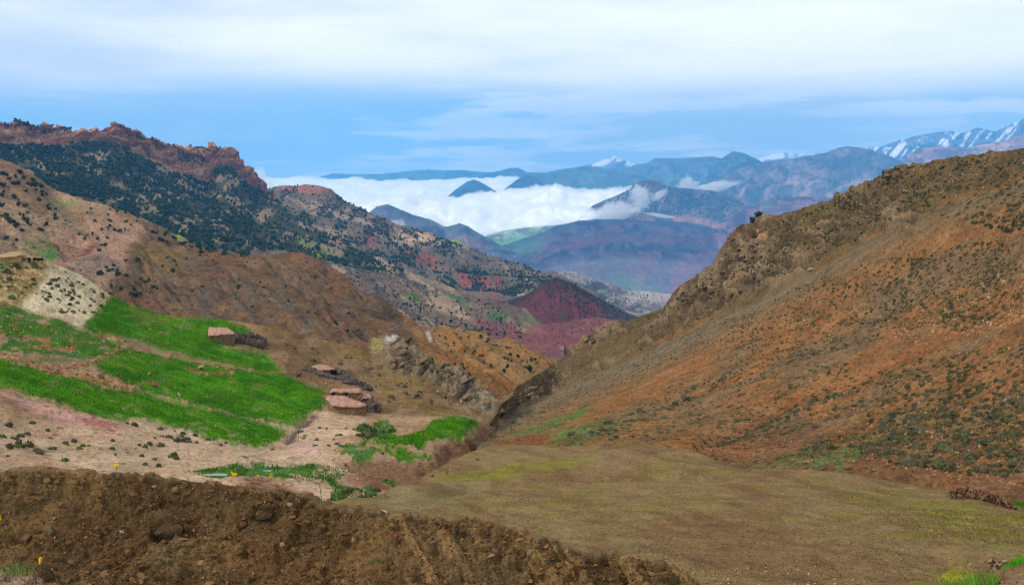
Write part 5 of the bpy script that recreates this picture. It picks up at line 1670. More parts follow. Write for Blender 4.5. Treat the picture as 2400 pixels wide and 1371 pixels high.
# ------------------------------------------------------------------ stones one can pick out
stone_tan = plain_mat('tan_stone', lin(176, 150, 116) * ALB, 0.25, 1.6, lin(140, 114, 84) * ALB, bump=0.6, rand=0.22)
stone_brown = plain_mat('brown_stone', lin(124, 92, 62) * ALB, 0.25, 1.6, lin(96, 70, 48) * ALB, bump=0.6, rand=0.25)
stone_red = plain_mat('reddish_stone', lin(136, 92, 70) * ALB, 0.25, 1.6, lin(112, 72, 54) * ALB, bump=0.6, rand=0.2)
stone_grey = plain_mat('grey_stone', lin(122, 106, 82) * ALB, 0.25, 1.6, lin(92, 80, 62) * ALB, bump=0.6, rand=0.25)
stone_dark = plain_mat('dark_stone', lin(72, 56, 40) * ALB, 0.3, 1.6, lin(98, 78, 56) * ALB, bump=0.8, rand=0.2)
stone_white = plain_mat('whitish_stone', lin(206, 194, 172) * ALB, 0.2, 1.6, lin(180, 164, 140) * ALB, bump=0.5, rand=0.1)
SM = dict(tan=stone_tan, brown=stone_brown, red=stone_red, grey=stone_grey, dark=stone_dark, white=stone_white)
stone_me = {}
for nm, m_ in SM.items():
    stone_me[nm] = []
    for k in range(7):
        me = mesh_of('stone', stones_hi[(k * 2 + len(nm)) % 14])
        me.materials.append(m_)
        stone_me[nm].append(me)


def stone(layer, px, py, w_px, h_px, kind, rng, label, group=None, parent=None, sink=0.25, name='stone', pos=None):
    if pos is None:
        p, _n = layer.at(px, py)
        p = p[0]
    else:
        p = pos
    m = p[1] / FPX
    o = link(name, stone_me[kind][int(rng.integers(0, 7))], parent=parent)
    sx, sz = w_px * m / 2, h_px * m / 2
    o.scale = (sx * 1.05, (sx + sz) / 2, sz * 1.45)
    o.rotation_euler = (rng.normal() * 0.2, rng.normal() * 0.25, rng.normal() * 0.5)
    o.location = p + np.array([0, 0, sz * (1 - 2 * sink)])
    if label:
        o['label'] = label
        o['category'] = 'stone'
    if group:
        o['group'] = group
    return o


sr = np.random.default_rng(33)
# stones lying in the terraces and by the stream
for px_, py_, w_, h_, k_, lab in (
        (328, 834, 16, 9, 'tan', 'flat tan boulder at the upper border of the middle green field'), (306, 836, 15, 6, 'tan', 'pale slab beside the flat tan boulder in the green'), (350, 889, 11, 12, 'tan', 'tan boulder leaning alone in the middle green field'),
        (420, 940, 11, 11, 'white', 'whitish boulder between the two lower green fields'), (375, 783, 12, 8, 'tan', 'yellowish rock in the upper green field'), (352, 776, 10, 10, 'tan', 'stack of small tan rocks in the upper green field'),
        (358, 764, 8, 5, 'grey', 'grey rock highest in the upper green field'), (607, 997, 15, 7, 'tan', 'flat tan boulder at the lower border of the dark green field'), (246, 922, 17, 7, 'tan', 'pale slab in the lowest green field'),
        (362, 916, 30, 12, 'brown', 'broad brown rock breaking through the middle green field'), (470, 873, 26, 16, 'tan', 'pale brown rock heap at the top of the dark green field'), (235, 893, 34, 15, 'brown', 'rust brown rock ledge under the terrace wall'),
        (278, 893, 14, 14, 'brown', 'round brown rock at the end of the terrace ledge'), (785, 1068, 10, 8, 'tan', 'small tan stone above the stream bank path'), (872, 1063, 24, 12, 'tan', 'long pale boulder at the edge of the small green plot'),
        (834, 1056, 12, 10, 'tan', 'pale boulder left of the small green plot'), (921, 1057, 13, 10, 'tan', 'twin tan boulder below the small green plot'), (897, 1074, 12, 8, 'brown', 'brown stone on the stream bank below the green plot'),
        (782, 1085, 11, 10, 'tan', 'light tan stone where the path meets the stream'), (809, 1088, 12, 10, 'grey', 'grey stone on the bank beside the path'), (770, 1104, 13, 10, 'brown', 'brown boulder topping the pair by the stream grass'),
        (769, 1112, 18, 12, 'tan', 'tan boulder under the brown one by the stream grass'), (735, 1111, 14, 9, 'grey', 'grey boulder in the stream grass'), (813, 1108, 9, 10, 'white', 'whitish stone on the stream bank grass'),
        (861, 1104, 10, 9, 'tan', 'tan stone on the bare mound by the stream'), (752, 1132, 14, 10, 'tan', 'tan boulder at the lower end of the stream grass'), (857, 1149, 28, 14, 'tan', 'large tan boulder at the corner of the fallow field'),
        (832, 1156, 12, 12, 'tan', 'tan stone left of the large boulder at the field corner'), (846, 1159, 18, 7, 'white', 'white flat stone under the large boulder'), (866, 1159, 11, 8, 'white', 'white stone at the foot of the large boulder'),
        (877, 1156, 10, 8, 'white', 'pale stone right of the large boulder'), (362, 1034, 14, 9, 'brown', 'brown stone below the lowest green field'), (388, 1012, 12, 8, 'tan', 'tan stone at the lower border of the lowest green field'),
        (45, 1035, 20, 12, 'brown', 'brown stone on the sandy slope near the dirt bank'), (299, 1058, 14, 6, 'red', 'flat reddish stone on the sandy slope'), (270, 1067, 12, 7, 'brown', 'small brown stone on the sandy slope'),
        (690, 880, 10, 8, 'tan', 'stone beside the goat'), (763, 904, 7, 8, 'white', 'white stone below the brush fence'), (798, 858, 17, 13, 'red', 'square reddish rock above the small hut'),
        (648, 1090, 8, 6, 'tan', 'small tan stone on the path above the stream grass'), (686, 1088, 9, 6, 'tan', 'tan stone by the path')):
    stone(field, px_, py_, w_, h_, k_, sr, lab, 'stones on the valley side')
stone(fallow, 1119, 1081, 11, 8, 'dark', sr, 'dark stone on the rim of the fallow field')
stone(fallow, 1047, 1104, 9, 7, 'brown', sr, 'brown stone on the fallow field near the red gully')
stone(fallow, 1012, 1109, 12, 8, 'dark', sr, 'dark stone at the edge of the red gully')
for px_, py_, w_, h_, k_, lab in ((2195, 468, 22, 14, 'brown', 'brown boulder jutting from the upper slope'), (2212, 466, 14, 9, 'tan', 'tan rock beside the jutting boulder'), (1885, 488, 14, 7, 'tan', 'pale rock on the ridge line'),
                                  (1590, 1052, 15, 9, 'grey', 'grey stone at the foot of the stony slope'), (2285, 770, 16, 9, 'tan', 'pale slab on the orange slope'), (2240, 740, 18, 9, 'red', 'reddish slab high on the orange slope'),
                                  (1762, 1065, 10, 8, 'tan', 'yellow stone in the orange earth above the field'), (2310, 680, 17, 8, 'tan', 'broad stone on the upper orange slope'), (1946, 790, 12, 8, 'white', 'white stone among the slope shrubs'),
                                  (1900, 640, 24, 13, 'tan', 'weathered block under the rock shoulder'), (2130, 1112, 10, 9, 'red', 'reddish stone above the fallow field border')):
    stone(slope, px_, py_, w_, h_, k_, sr, lab, 'stones on the slope')

# rock outcrops: tilted slabs bedded in the ground
slab_shapes = [stone_shape(700 + k, ICO3, 0.5) for k in range(8)]
slab_mats = [plain_mat('outcrop_rock', lin(138, 116, 88) * ALB, 0.45, 2.6, lin(104, 86, 64) * ALB, bump=1.0, rand=0.2), plain_mat('outcrop_rock_dark', lin(108, 88, 64) * ALB, 0.45, 2.6, lin(76, 62, 46) * ALB, bump=1.0, rand=0.2)]
slab_me = []
for k in range(16):
    me = mesh_of('rock', slab_shapes[k % 8])
    me.materials.append(slab_mats[k // 8])
    slab_me.append(me)


def outcrop(label, layer, poly, n, lo, hi, tilt, rng, dark=0.4, stretch=2.0, extra=()):
    q = np.concatenate([in_poly(poly, n, rng)] + ([np.array(extra, float)[:, :2]] if len(extra) else []))
    p, nn = layer.at(q[:, 0], q[:, 1])
    root = link('rock_outcrop', None, label=label, category='rock')
    root.location = p.mean(0)
    for k in range(len(p)):
        m = p[k, 1] / FPX
        s_ = (extra[k - n][2] if k >= n else rng.uniform(lo, hi)) * m / 2
        o = link('rock', slab_me[int(rng.integers(0, 8)) + (8 if rng.random() < dark else 0)], parent=root)
        o.scale = (s_ * stretch * rng.uniform(0.8, 1.2), s_ * 1.1, s_ * rng.uniform(0.6, 0.9))
        o.rotation_euler = (rng.normal() * 0.25, -tilt + rng.normal() * 0.16, rng.normal() * 0.3)
        o.location = p[k] - np.array(root.location) - nn[k] * s_ * 0.42
    return root


outcrop('tilted grey-tan rock outcrop between the huts and the gorge', field, [(905, 845), (915, 815), (940, 803), (968, 812), (985, 840), (975, 868), (945, 875), (915, 865)], 30, 18, 38, 0.75, sr, 0.4, 1.45)
outcrop('lower end of the grey-tan outcrop running down to the stream', field, [(985, 868), (1015, 862), (1050, 862), (1085, 876), (1110, 900), (1150, 935), (1150, 965), (1090, 935), (1030, 905)], 46, 12, 32, 0.7, sr, 0.35, 1.4)
outcrop('craggy rock face with dark hollows on the hill shoulder', slope, [(1698, 610), (1712, 560), (1735, 540), (1780, 548), (1800, 575), (1780, 615), (1740, 640), (1705, 650)], 34, 14, 36, 0.5, sr, 0.5, 1.35)
outcrop('broken rocks scattered below the hill shoulder', slope, [(1600, 700), (1650, 655), (1720, 655), (1800, 635), (1835, 655), (1780, 685), (1690, 715), (1610, 745)], 48, 8, 26, 0.4, sr, 0.5, 1.6)
outcrop('dark crag on the lower ridge of the stony hill', slope, [(1362, 815), (1375, 803), (1420, 775), (1445, 768), (1435, 790), (1390, 815)], 20, 12, 30, 0.5, sr, 0.75, 1.5)
outcrop('rock knob halfway up the stony hill', slope, [(2080, 500), (2110, 490), (2130, 510), (2120, 535), (2085, 530)], 14, 10, 26, 0.5, sr, 0.6, 1.3)
outcrop('rocky bump on the skyline of the stony hill', slope, [(2075, 425), (2110, 400), (2150, 400), (2130, 420), (2090, 440)], 16, 8, 24, 0.4, sr, 0.5, 1.6)
outcrop('rocks along the gorge rim below the stony hill', slope, [(1160, 990), (1200, 930), (1290, 872), (1320, 870), (1260, 925), (1190, 985)], 26, 8, 24, 0.5, sr, 0.5, 1.5)

# rubble walls between the terraces
for k, (ln, lab) in enumerate(zip(WALLS, ('long rubble wall between the lowest green field and the terraces', 'rubble wall curving up the middle of the terraces', 'broken rubble line across the upper green field', 'short rubble line above the dark green field',
                                          'rubble ledge at the upper end of the middle field', 'small rubble ridge in the middle green field', 'reddish rubble edge below the upper green field'))):
    root = link('rubble_wall', None, label=lab, category='wall', group='rubble walls of the terraces')
    lnp = np.asarray(ln, float)
    g, _n = field.at(lnp[:, 0], lnp[:, 1])
    root.location = g.mean(0)
    seg = np.concatenate([[0], np.cumsum(np.linalg.norm(np.diff(lnp, axis=0), axis=1))])
    n = int(seg[-1] / (4.2 if k < 2 else 6))
    for t in sr.random(n):
        q = np.array([np.interp(t * seg[-1], seg, lnp[:, 0]), np.interp(t * seg[-1], seg, lnp[:, 1])]) + sr.normal(size=2) * np.array([5, 5.5 if k < 2 else 3])
        p, _n = field.at(*q)
        w_ = sr.uniform(5, 13)
        stone(field, 0, 0, w_, w_ * sr.uniform(0.5, 0.8), ('tan', 'brown', 'brown', 'tan', 'red')[int(sr.integers(0, 5))], sr, None, parent=root, pos=p[0] - np.array(root.location) + np.array([0, p[0][1] * 0, 0]))
    for ch in root.children:      # sizes follow the distance of the wall itself
        f = g[:, 1].mean() / FPX
        w_ = sr.uniform(5, 13) * f / 2
        ch.scale = (w_ * 1.1, w_, w_ * sr.uniform(0.6, 0.9))

# heap of field stones
root = link('stone_heap', None, label='long heap of dark reddish field stones at the fallow field border', category='stone heap')
lnp = np.array([(2226, 1166), (2260, 1164), (2290, 1165), (2320, 1172), (2345, 1180), (2370, 1187)], float)
g, _n = fallow.at(lnp[:, 0], lnp[:, 1])
root.location = g.mean(0)
for k in range(170):
    t = sr.random()
    q = np.array([2224 + t * 148, np.interp(2224 + t * 148, lnp[:, 0], lnp[:, 1])])
    p, _n = fallow.at(*q)
    hmax = 0.75 * math.sin(math.pi * min(1, 0.12 + t * 0.85)) ** 0.7 + 0.05
    hh = sr.random() * hmax
    p = p[0] + np.array([sr.normal() * 0.12, sr.normal() * 0.38 * (1 - 0.6 * hh / hmax), hh])
    o = link('stone', stone_me[('red', 'red', 'brown', 'dark', 'dark')[int(sr.integers(0, 5))]][int(sr.integers(0, 7))], parent=root)
    s_ = sr.uniform(0.09, 0.2)
    o.scale = (s_ * 1.2, s_, s_ * 0.75)
    o.rotation_euler = tuple(sr.uniform(0, 6.28, 3))
    o.location = p - np.array(root.location)
# low row of stones at the near edge of the field
root = link('stone_row', None, label='low row of dark field stones behind the dirt bank', category='stone row')
g, _n = fallow.at([1250, 1265], [1252, 1254])
root.location = g[0]
for k in range(34):
    t = sr.random()
    p, _n = fallow.at(1236 + t * 64, 1246 + t * 14 + sr.normal() * 1.5)
    o = link('stone', stone_me[('dark', 'brown', 'grey')[int(sr.integers(0, 3))]][int(sr.integers(0, 7))], parent=root)
    s_ = sr.uniform(0.05, 0.11)
    o.scale = (s_ * 1.2, s_, s_ * 0.8)
    o.rotation_euler = tuple(sr.uniform(0, 6.28, 3))
    o.location = p[0] + np.array([0, 0, s_ * 0.5]) - g[0]
# small rock pile in the corner grass
root = link('rock_pile', None, label='pale rock pile in the bright grass of the field corner', category='rock pile')
g, _n = fallow.at([2335], [1342])
root.location = g[0]
for k in range(26):
    p, _n = fallow.at(2318 + sr.random() * 40, 1322 + sr.random() * 26)
    o = link('stone', stone_me[('tan', 'grey', 'red', 'tan')[int(sr.integers(0, 4))]][int(sr.integers(0, 7))], parent=root)
    s_ = sr.uniform(0.07, 0.2)
    o.scale = (s_ * 1.2, s_, s_ * 0.75)
    o.rotation_euler = tuple(sr.uniform(0, 6.28, 3))
    o.location = p[0] + np.array([0, 0, s_ * 0.5]) - g[0]

# ------------------------------------------------------------------ stones of the dirt bank
for px_, py_, w_, h_, k_, lab, sk in (
        (400, 1246, 66, 52, 'dark', 'big dark rock jutting from the middle of the dirt bank', 0.4), (300, 1293, 30, 32, 'red', 'reddish wedge-shaped stone below the big dark rock', 0.3), (125, 1256, 20, 23, 'grey', 'upright grey-brown egg-shaped stone in the bank', 0.3),
        (288, 1249, 12, 13, 'white', 'bright pale stone left of the big dark rock', 0.3), (112, 1352, 32, 40, 'dark', 'dark angular stone beside the yellow flower', 0.3), (167, 1309, 30, 11, 'grey', 'flat greenish grey slab low on the bank', 0.3),
        (162, 1364, 16, 17, 'grey', 'grey-brown cobble at the bottom of the bank', 0.3), (262, 1365, 16, 11, 'grey', 'pale grey cobble at the bottom of the bank', 0.3), (612, 1200, 54, 34, 'dark', 'large dark boulder buried near the bank crest', 0.45),
        (66, 1185, 44, 24, 'brown', 'brown slab sticking out high on the bank', 0.4), (237, 1186, 17, 19, 'red', 'small brick-red stone high on the bank', 0.3), (66, 1260, 32, 20, 'brown', 'overhanging brown slab above the grass tuft', 0.35),
        (505, 1307, 34, 14, 'red', 'long reddish slab low on the bank', 0.35), (1088, 1246, 28, 24, 'brown', 'brown stone under the crest with a shadowed hollow', 0.4), (684, 1188, 16, 12, 'tan', 'tan stone paired near the crest', 0.3),
        (693, 1198, 14, 13, 'brown', 'brown stone of the pair near the crest', 0.3), (905, 1204, 16, 8, 'white', 'whitish stone on the bank crest', 0.2), (1076, 1217, 17, 11, 'grey', 'light grey stone on the bank crest', 0.2),
        (363, 1141, 18, 11, 'tan', 'pale tan stone just under the crest', 0.3), (5, 1185, 22, 26, 'dark', 'dark broken rock at the border of the bank', 0.3), (570, 1222, 22, 18, 'brown', 'brown stone in the hollow below the buried boulder', 0.35),
        (1150, 1308, 22, 14, 'tan', 'tan shard on the streaked part of the bank', 0.3), (910, 1335, 16, 24, 'brown', 'brown shard in an eroded runnel', 0.35), (740, 1290, 20, 12, 'red', 'reddish shard in the middle of the bank', 0.35),
        (130, 1218, 14, 12, 'tan', 'tan pebble-like stone above the egg-shaped stone', 0.3), (131, 1265, 6, 9, 'white', 'small white pebble under the egg-shaped stone', 0.2)):
    stone(bank_l, px_, py_ + h_ * 0.25, w_ * 1.2, h_ * 1.2, k_, sr, lab, 'stones in the dirt bank', sink=sk * 0.7)
q = in_poly([(-60, 1125), (110, 1112), (420, 1134), (680, 1160), (760, 1200), (1150, 1232), (1330, 1295), (1540, 1334), (1640, 1376), (700, 1376), (-60, 1376)], 255, sr)
p, nn = bank_l.at(q[:, 0], q[:, 1])
for k in range(len(p)):
    w_ = 7 + 15 * sr.random() ** 2.5
    kind = ('brown', 'brown', 'grey', 'red', 'tan', 'brown', 'dark')[int(sr.integers(0, 7))]
    t_ = q[k, 1] - np.interp(q[k, 0], *np.array(HTOP).T)
    zone = 'crest' if t_ < 35 else 'upper' if t_ < 85 else 'middle' if t_ < 150 else 'foot'
    sd_ = where(q[k, 0], ((110, 'over the grass tuft'), (270, 'between tuft and wedge stone'), (480, 'around the big dark rock'), (700, 'around the buried boulder'), (870, 'by the seed stalk'), (1080, 'on the runnels'), (1300, 'before the stone row'), (9999, 'towards the bank end')))
    sz_ = 'small' if w_ < 9 else 'middling' if w_ < 14 else 'large'
    cname = {'brown': 'brown', 'grey': 'grey', 'red': 'reddish', 'tan': 'tan', 'dark': 'dark'}[kind]
    stone(bank_l, 0, 0, w_, w_ * sr.uniform(0.6, 0.95), kind, sr, f'{sz_} {cname} stone of the bank {zone}, {sd_}', 'stones of the dirt bank', sink=0.35, pos=p[k])
# gravel and clods
q = in_poly([(-150, 1112), (110, 1104), (420, 1126), (680, 1152), (760, 1192), (1150, 1224), (1330, 1286), (1540, 1326), (1700, 1400), (700, 1420), (-150, 1420)], 800, sr, clumps(70, 0.0, 0.2, 341))
p, nn = bank_l.at(q[:, 0], q[:, 1])
s_ = (0.014 + 0.05 * sr.random(len(p)) ** 3.5)
scatter_mesh('soil_clods', [stone_shape(60 + k, ICO2, 0.6) for k in range(6)], p, np.stack([s_ * 1.2, s_, s_ * 0.8], -1), sr, tints(len(p), sr, (112, 84, 54), (98, 72, 46), (124, 94, 62), (108, 76, 46), jit=0.12), STONE_MAT, kind='stuff', label='loose earth clods all over the dirt bank', category='clods')
q = in_poly([(-150, 1112), (110, 1104), (420, 1126), (680, 1152), (760, 1192), (1150, 1224), (1330, 1286), (1540, 1326), (1700, 1400), (700, 1420), (-150, 1420)], 10500, sr, lambda q: 0.45 + 0.55 * clumps(60, -0.1, 0.3, 340)(q))
p, nn = bank_l.at(q[:, 0], q[:, 1])
s_ = (0.005 + 0.015 * sr.random(len(p)) ** 2.6)
scatter_mesh('bank_gravel', stones_lo, p + nn * s_[:, None] * 0.3, s_, sr, tints(len(p), sr, (112, 84, 54), (92, 68, 44), (134, 108, 76), (112, 94, 68), (104, 72, 46), jit=0.2), STONE_MAT, kind='stuff', label='brown gravel and clods covering the dirt bank', category='gravel')
q = in_poly([(1960, 1425), (2200, 1380), (2330, 1362), (2400, 1332), (2600, 1312), (2600, 1450), (1960, 1450)], 1500, sr)
p, nn = verge.at(q[:, 0], q[:, 1])
s_ = 0.006 + 0.022 * sr.random(len(p)) ** 2
scatter_mesh('verge_gravel', stones_lo, p, s_, sr, tints(len(p), sr, (150, 122, 92), (120, 92, 64), (172, 150, 122)), STONE_MAT, kind='stuff', label='tan gravel on the verge corner', category='gravel')
# pebbles of the fallow field and of the sandy ground
q = np.concatenate([in_poly([(780, 1185), (1000, 1115), (1150, 1060), (1500, 1045), (1700, 1095), (2100, 1135), (2450, 1190), (2450, 1380), (1600, 1345), (1200, 1230)], 3600, sr),
                    in_poly([(800, 1190), (1000, 1140), (1200, 1150), (1200, 1225), (900, 1200)], 700, sr), in_poly([(1500, 1315), (1900, 1335), (2100, 1371), (1600, 1385)], 350, sr)])
p, nn = fallow.at(q[:, 0], q[:, 1])
s_ = p[:, 1] / FPX * (0.5 + 2.2 * sr.random(len(p)) ** 3)
s_[-350:] *= 2.2
scatter_mesh('field_pebbles', stones_lo, p, s_, sr, tints(len(p), sr, (170, 150, 112), (136, 112, 80), (186, 170, 136), (112, 88, 60), (98, 78, 54), (128, 100, 68)), STONE_MAT, kind='stuff', label='pale pebbles littering the fallow field', category='pebbles')
pp, ss, cc = [], [], []
for poly, n, lo, hi, cs in (
        ([(-150, 600), (100, 615), (90, 690), (30, 718), (-150, 718)], 520, 0.15, 0.55, ((206, 182, 136), (180, 148, 96), (150, 116, 68))), ([(130, 630), (250, 695), (230, 745), (190, 765), (60, 730)], 420, 0.08, 0.28, ((216, 196, 160), (180, 156, 116))),
        ([(-150, 735), (60, 740), (125, 775), (205, 810), (205, 828), (100, 832), (0, 795), (-150, 790)], 330, 0.12, 0.4, ((186, 146, 96), (150, 108, 62), (206, 176, 130))),
        ([(-150, 940), (120, 975), (300, 1025), (620, 1066), (760, 1080), (420, 1110), (-150, 1110)], 1500, 0.04, 0.16, ((206, 176, 142), (176, 140, 106), (150, 112, 84))),
        ([(600, 790), (850, 830), (1160, 960), (1000, 985), (860, 985), (700, 900)], 1100, 0.06, 0.24, ((176, 150, 112), (150, 122, 84), (128, 104, 74))), ([(1000, 890), (1160, 940), (1160, 985), (1060, 960)], 320, 0.12, 0.45, ((178, 160, 128), (150, 130, 100))),
        ([(690, 1080), (860, 1085), (840, 1125), (700, 1110)], 160, 0.06, 0.22, ((186, 160, 128), (150, 120, 92))), ([(280, 820), (760, 950), (700, 1000), (300, 920)], 90, 0.06, 0.2, ((206, 190, 140), (186, 160, 110)))):
    q = in_poly(poly, n, sr)
    p, _n = field.at(q[:, 0], q[:, 1])
    pp.append(p)
    ss.append(lo + (hi - lo) * sr.random(len(p)) ** 2.5)
    cc.append(tints(len(p), sr, *cs))
pp, ss, cc = np.concatenate(pp), np.concatenate(ss), np.concatenate(cc)
scatter_mesh('valley_rubble', stones_lo, pp, ss, sr, cc, STONE_MAT, kind='stuff', label='small rubble over the knoll, terraces and sandy ground', category='stones')

# ------------------------------------------------------------------ shrubs on the sandy ground and the knoll
for poly, n, lo, hi, wh, lab, grp in (
        ([(-40, 950), (60, 980), (200, 1010), (290, 1035), (280, 1060), (150, 1080), (-40, 1085)], 36, 0.2, 0.42, (11, 0, 3), 'bush on the sandy slope', 'shrubs on the sandy slope'),
        ([(300, 1030), (420, 1050), (430, 1080), (340, 1095)], 12, 0.22, 0.44, (11, 3), 'bush by the bare sand', 'shrubs by the bare patch'),
        ([(280, 1000), (400, 1020), (600, 1060), (660, 1062), (420, 1045)], 26, 0.2, 0.42, (2, 0, 4), 'tuft bordering the lowest green field', 'tufts along the green border'),
        ([(690, 1015), (790, 1000), (860, 1030), (800, 1060), (720, 1050)], 22, 0.18, 0.36, (11, 0), 'bush below the low house', 'shrubs below the low house'),
        ([(130, 630), (250, 695), (225, 740), (140, 740), (90, 700), (110, 660)], 74, 0.22, 0.5, (0, 2, 4), 'bush on the pale knoll', 'shrubs on the pale knoll'),
        ([(-40, 610), (100, 620), (80, 690), (-40, 715)], 36, 0.3, 0.6, (0, 11, 3), 'bush among the knoll rocks', 'shrubs among the knoll rocks'),
        ([(640, 800), (860, 850), (1100, 950), (1060, 975), (880, 960), (760, 880)], 34, 0.25, 0.6, (1, 2, 10, 0), 'bush between huts and outcrop', 'shrubs on the tan slope'),
        ([(840, 1010), (900, 1000), (925, 1030), (860, 1045)], 14, 0.5, 1.0, (11, 3), 'bush beside the small green plot', 'bushes beside the green plot'),
        ([(780, 1150), (880, 1140), (885, 1152), (800, 1168)], 14, 0.3, 0.6, (11, 0), 'tuft at the fallow field corner', 'tufts at the field corner'),
        ([(900, 855), (1000, 880), (1100, 900), (1130, 905), (1060, 862), (1000, 850)], 24, 0.3, 0.7, (0, 3, 11), 'bush rooted in the outcrop', 'shrubs in the outcrop')):
    q = in_poly(poly, n, sr)
    p, _n = field.at(q[:, 0], q[:, 1])
    for k in range(len(p)):
        s_ = sr.uniform(lo, hi)
        wi = wh[int(sr.integers(0, len(wh)))]
        t_ = (q[k, 0] - min(a[0] for a in poly)) / (max(a[0] for a in poly) - min(a[0] for a in poly))
        u_ = (q[k, 1] - min(a[1] for a in poly)) / (max(a[1] for a in poly) - min(a[1] for a in poly))
        pl_ = ('uphill' if u_ < 0.33 else 'midway' if u_ < 0.66 else 'downhill') + (', knoll side' if t_ < 0.25 else ', nearer the knoll' if t_ < 0.5 else ', nearer the gorge' if t_ < 0.75 else ', gorge side')
        shrub(p[k] - np.array([0, 0, 0.05]), s_, sr, f'{size_word(s_, lo, hi)} {TINT[wi]} {lab}, {pl_}', grp, wi, name='thorn_bush', flat=1.45)

# ------------------------------------------------------------------ crops and grass
def blades(name, layer, polys, n, hgt, rng, cols, label, cat, wid=0.06, lean=0.35, dens=None, as_px=False, top=None):
    qs = np.concatenate([in_poly(pl, int(n * f), rng, dens) for pl, f in polys])
    p, _n = layer.at(qs[:, 0], qs[:, 1])
    m = len(p)
    h = hgt * rng.uniform(0.6, 1.2, m)
    a = rng.random(m) * 6.283
    w = np.stack([np.cos(a), np.sin(a) * 0.5, 0 * a], -1) * (wid * rng.uniform(0.6, 1.4, m))[:, None]
    tip = p + np.stack([rng.normal(size=m) * lean * h, rng.normal(size=m) * lean * h, h], -1)
    V = np.stack([p - w - np.array([0, 0, 0.02]), p + w - np.array([0, 0, 0.02]), tip], 1).reshape(-1, 3)
    me = new_mesh(name, V, np.arange(m * 3).reshape(-1, 3), False)
    set_color(me, np.repeat(tints(m, rng, *cols, jit=0.1), 3, 0))
    return link(name, me, LEAF_MAT, kind='stuff', label=label, category=cat)


gr = np.random.default_rng(44)
blades('green_crop', field, ((G1, 0.3), (G2, 0.33), (G3, 0.3), (G5, 0.07)), 42000, 0.2, gr, ((76, 128, 14), (66, 116, 12), (86, 136, 20), (72, 122, 16)), 'young green barley on the terraced fields', 'crop', 0.07)
blades('terrace_grass', field, ((G4, 0.4), (G5B, 0.15), (G6, 0.3), (G8, 0.1), (G7, 0.05)), 9000, 0.22, gr, ((74, 118, 36), (92, 128, 60), (60, 102, 32)), 'rough grass on the terraces and beside the stream', 'grass', 0.06, dens=lambda q: 0.2 + 0.8 * clumps(26, 0.0, 0.2, 350)(q))
blades('fallow_weeds', fallow, (([(780, 1190), (1000, 1115), (1150, 1060), (1500, 1045), (1700, 1095), (2100, 1135), (2450, 1190), (2450, 1380), (1600, 1350), (1200, 1230)], 0.6), ([(2000, 1180), (2450, 1200), (2450, 1290), (2150, 1270)], 0.4)),
       16000, 0.09, gr, ((140, 130, 62), (118, 116, 56), (150, 134, 82), (110, 96, 56), (136, 112, 74)), 'thin yellowish weeds over the fallow field', 'weeds', 0.03)
blades('corner_grass', fallow, (([(2270, 1366), (2330, 1348), (2375, 1320), (2430, 1310), (2600, 1305), (2600, 1400), (2240, 1400)], 1.0),), 5000, 0.22, gr, ((84, 152, 22), (66, 132, 20), (110, 166, 40)), 'bright green grass in the field corner', 'grass', 0.025)
blades('verge_grass', verge, (([(2140, 1388), (2180, 1382), (2240, 1376), (2300, 1372), (2290, 1392), (2140, 1402)], 0.7), ([(2240, 1372), (2300, 1362), (2340, 1358), (2330, 1375)], 0.3)), 1300, 0.16, gr, ((104, 162, 40), (84, 146, 30), (150, 168, 80)), 'fresh grass along the verge', 'grass', 0.006)


def tuft(name, layer, px, py, w_px, n, hgt, wid, cols, label, cat, spread_y=0.1):
    p, _n = layer.at(px, py)
    p = p[0]
    m = p[1] / FPX
    b = p + np.stack([gr.normal(size=n) * w_px * m * 0.3, gr.normal(size=n) * spread_y, 0 * np.arange(n) - 0.02], -1)
    h = hgt * gr.uniform(0.5, 1.15, n)
    a = gr.random(n) * 6.283
    w = np.stack([np.cos(a), np.sin(a) * 0.4, 0 * a], -1) * wid
    tip = b + np.stack([gr.normal(size=n) * 0.4 * h, gr.normal(size=n) * 0.3 * h, h], -1)
    V = np.stack([b - w, b + w, tip], 1).reshape(-1, 3) - p
    me = new_mesh(name, V, np.arange(n * 3).reshape(-1, 3), False)
    set_color(me, np.repeat(tints(n, gr, *cols), 3, 0))
    o = link(name, me, LEAF_MAT, label=label, category=cat)
    o.location = p
    return o


t1 = tuft('grass_tuft', bank_l, 55, 1340, 95, 700, 0.085, 0.0035, ((120, 140, 70), (98, 124, 52), (150, 156, 96)), 'green grass tuft at the foot of the dirt bank', 'grass', 0.06)
t1['kind'] = 'stuff'
t2 = tuft('dry_stalks', bank_l, 48, 1338, 60, 14, 0.30, 0.0022, ((186, 150, 110), (160, 124, 90)), 'dry pinkish grass stalks rising from the grass tuft', 'grass', 0.04)
t3 = tuft('green_sprout', bank_l, 877, 1322, 10, 26, 0.075, 0.004, ((92, 124, 58), (112, 144, 72)), 'single green sprout on the dirt bank', 'plant', 0.01)
t4 = tuft('dry_shrub', verge, 2268, 1366, 60, 60, 0.24, 0.003, ((150, 118, 88), (176, 146, 112)), 'dry brown stalks on the verge', 'plant', 0.08)
stem_mat = plain_mat('plant_stem', lin(92, 120, 66) * ALB, 0.2, 5)
dry_mat = plain_mat('dry_stem', lin(196, 180, 150) * ALB, 0.2, 5)
petal_mat = plain_mat('yellow_petal', lin(236, 204, 16) * 0.95, 0.15, 5, lin(220, 180, 10) * 0.95, rand=0.05)


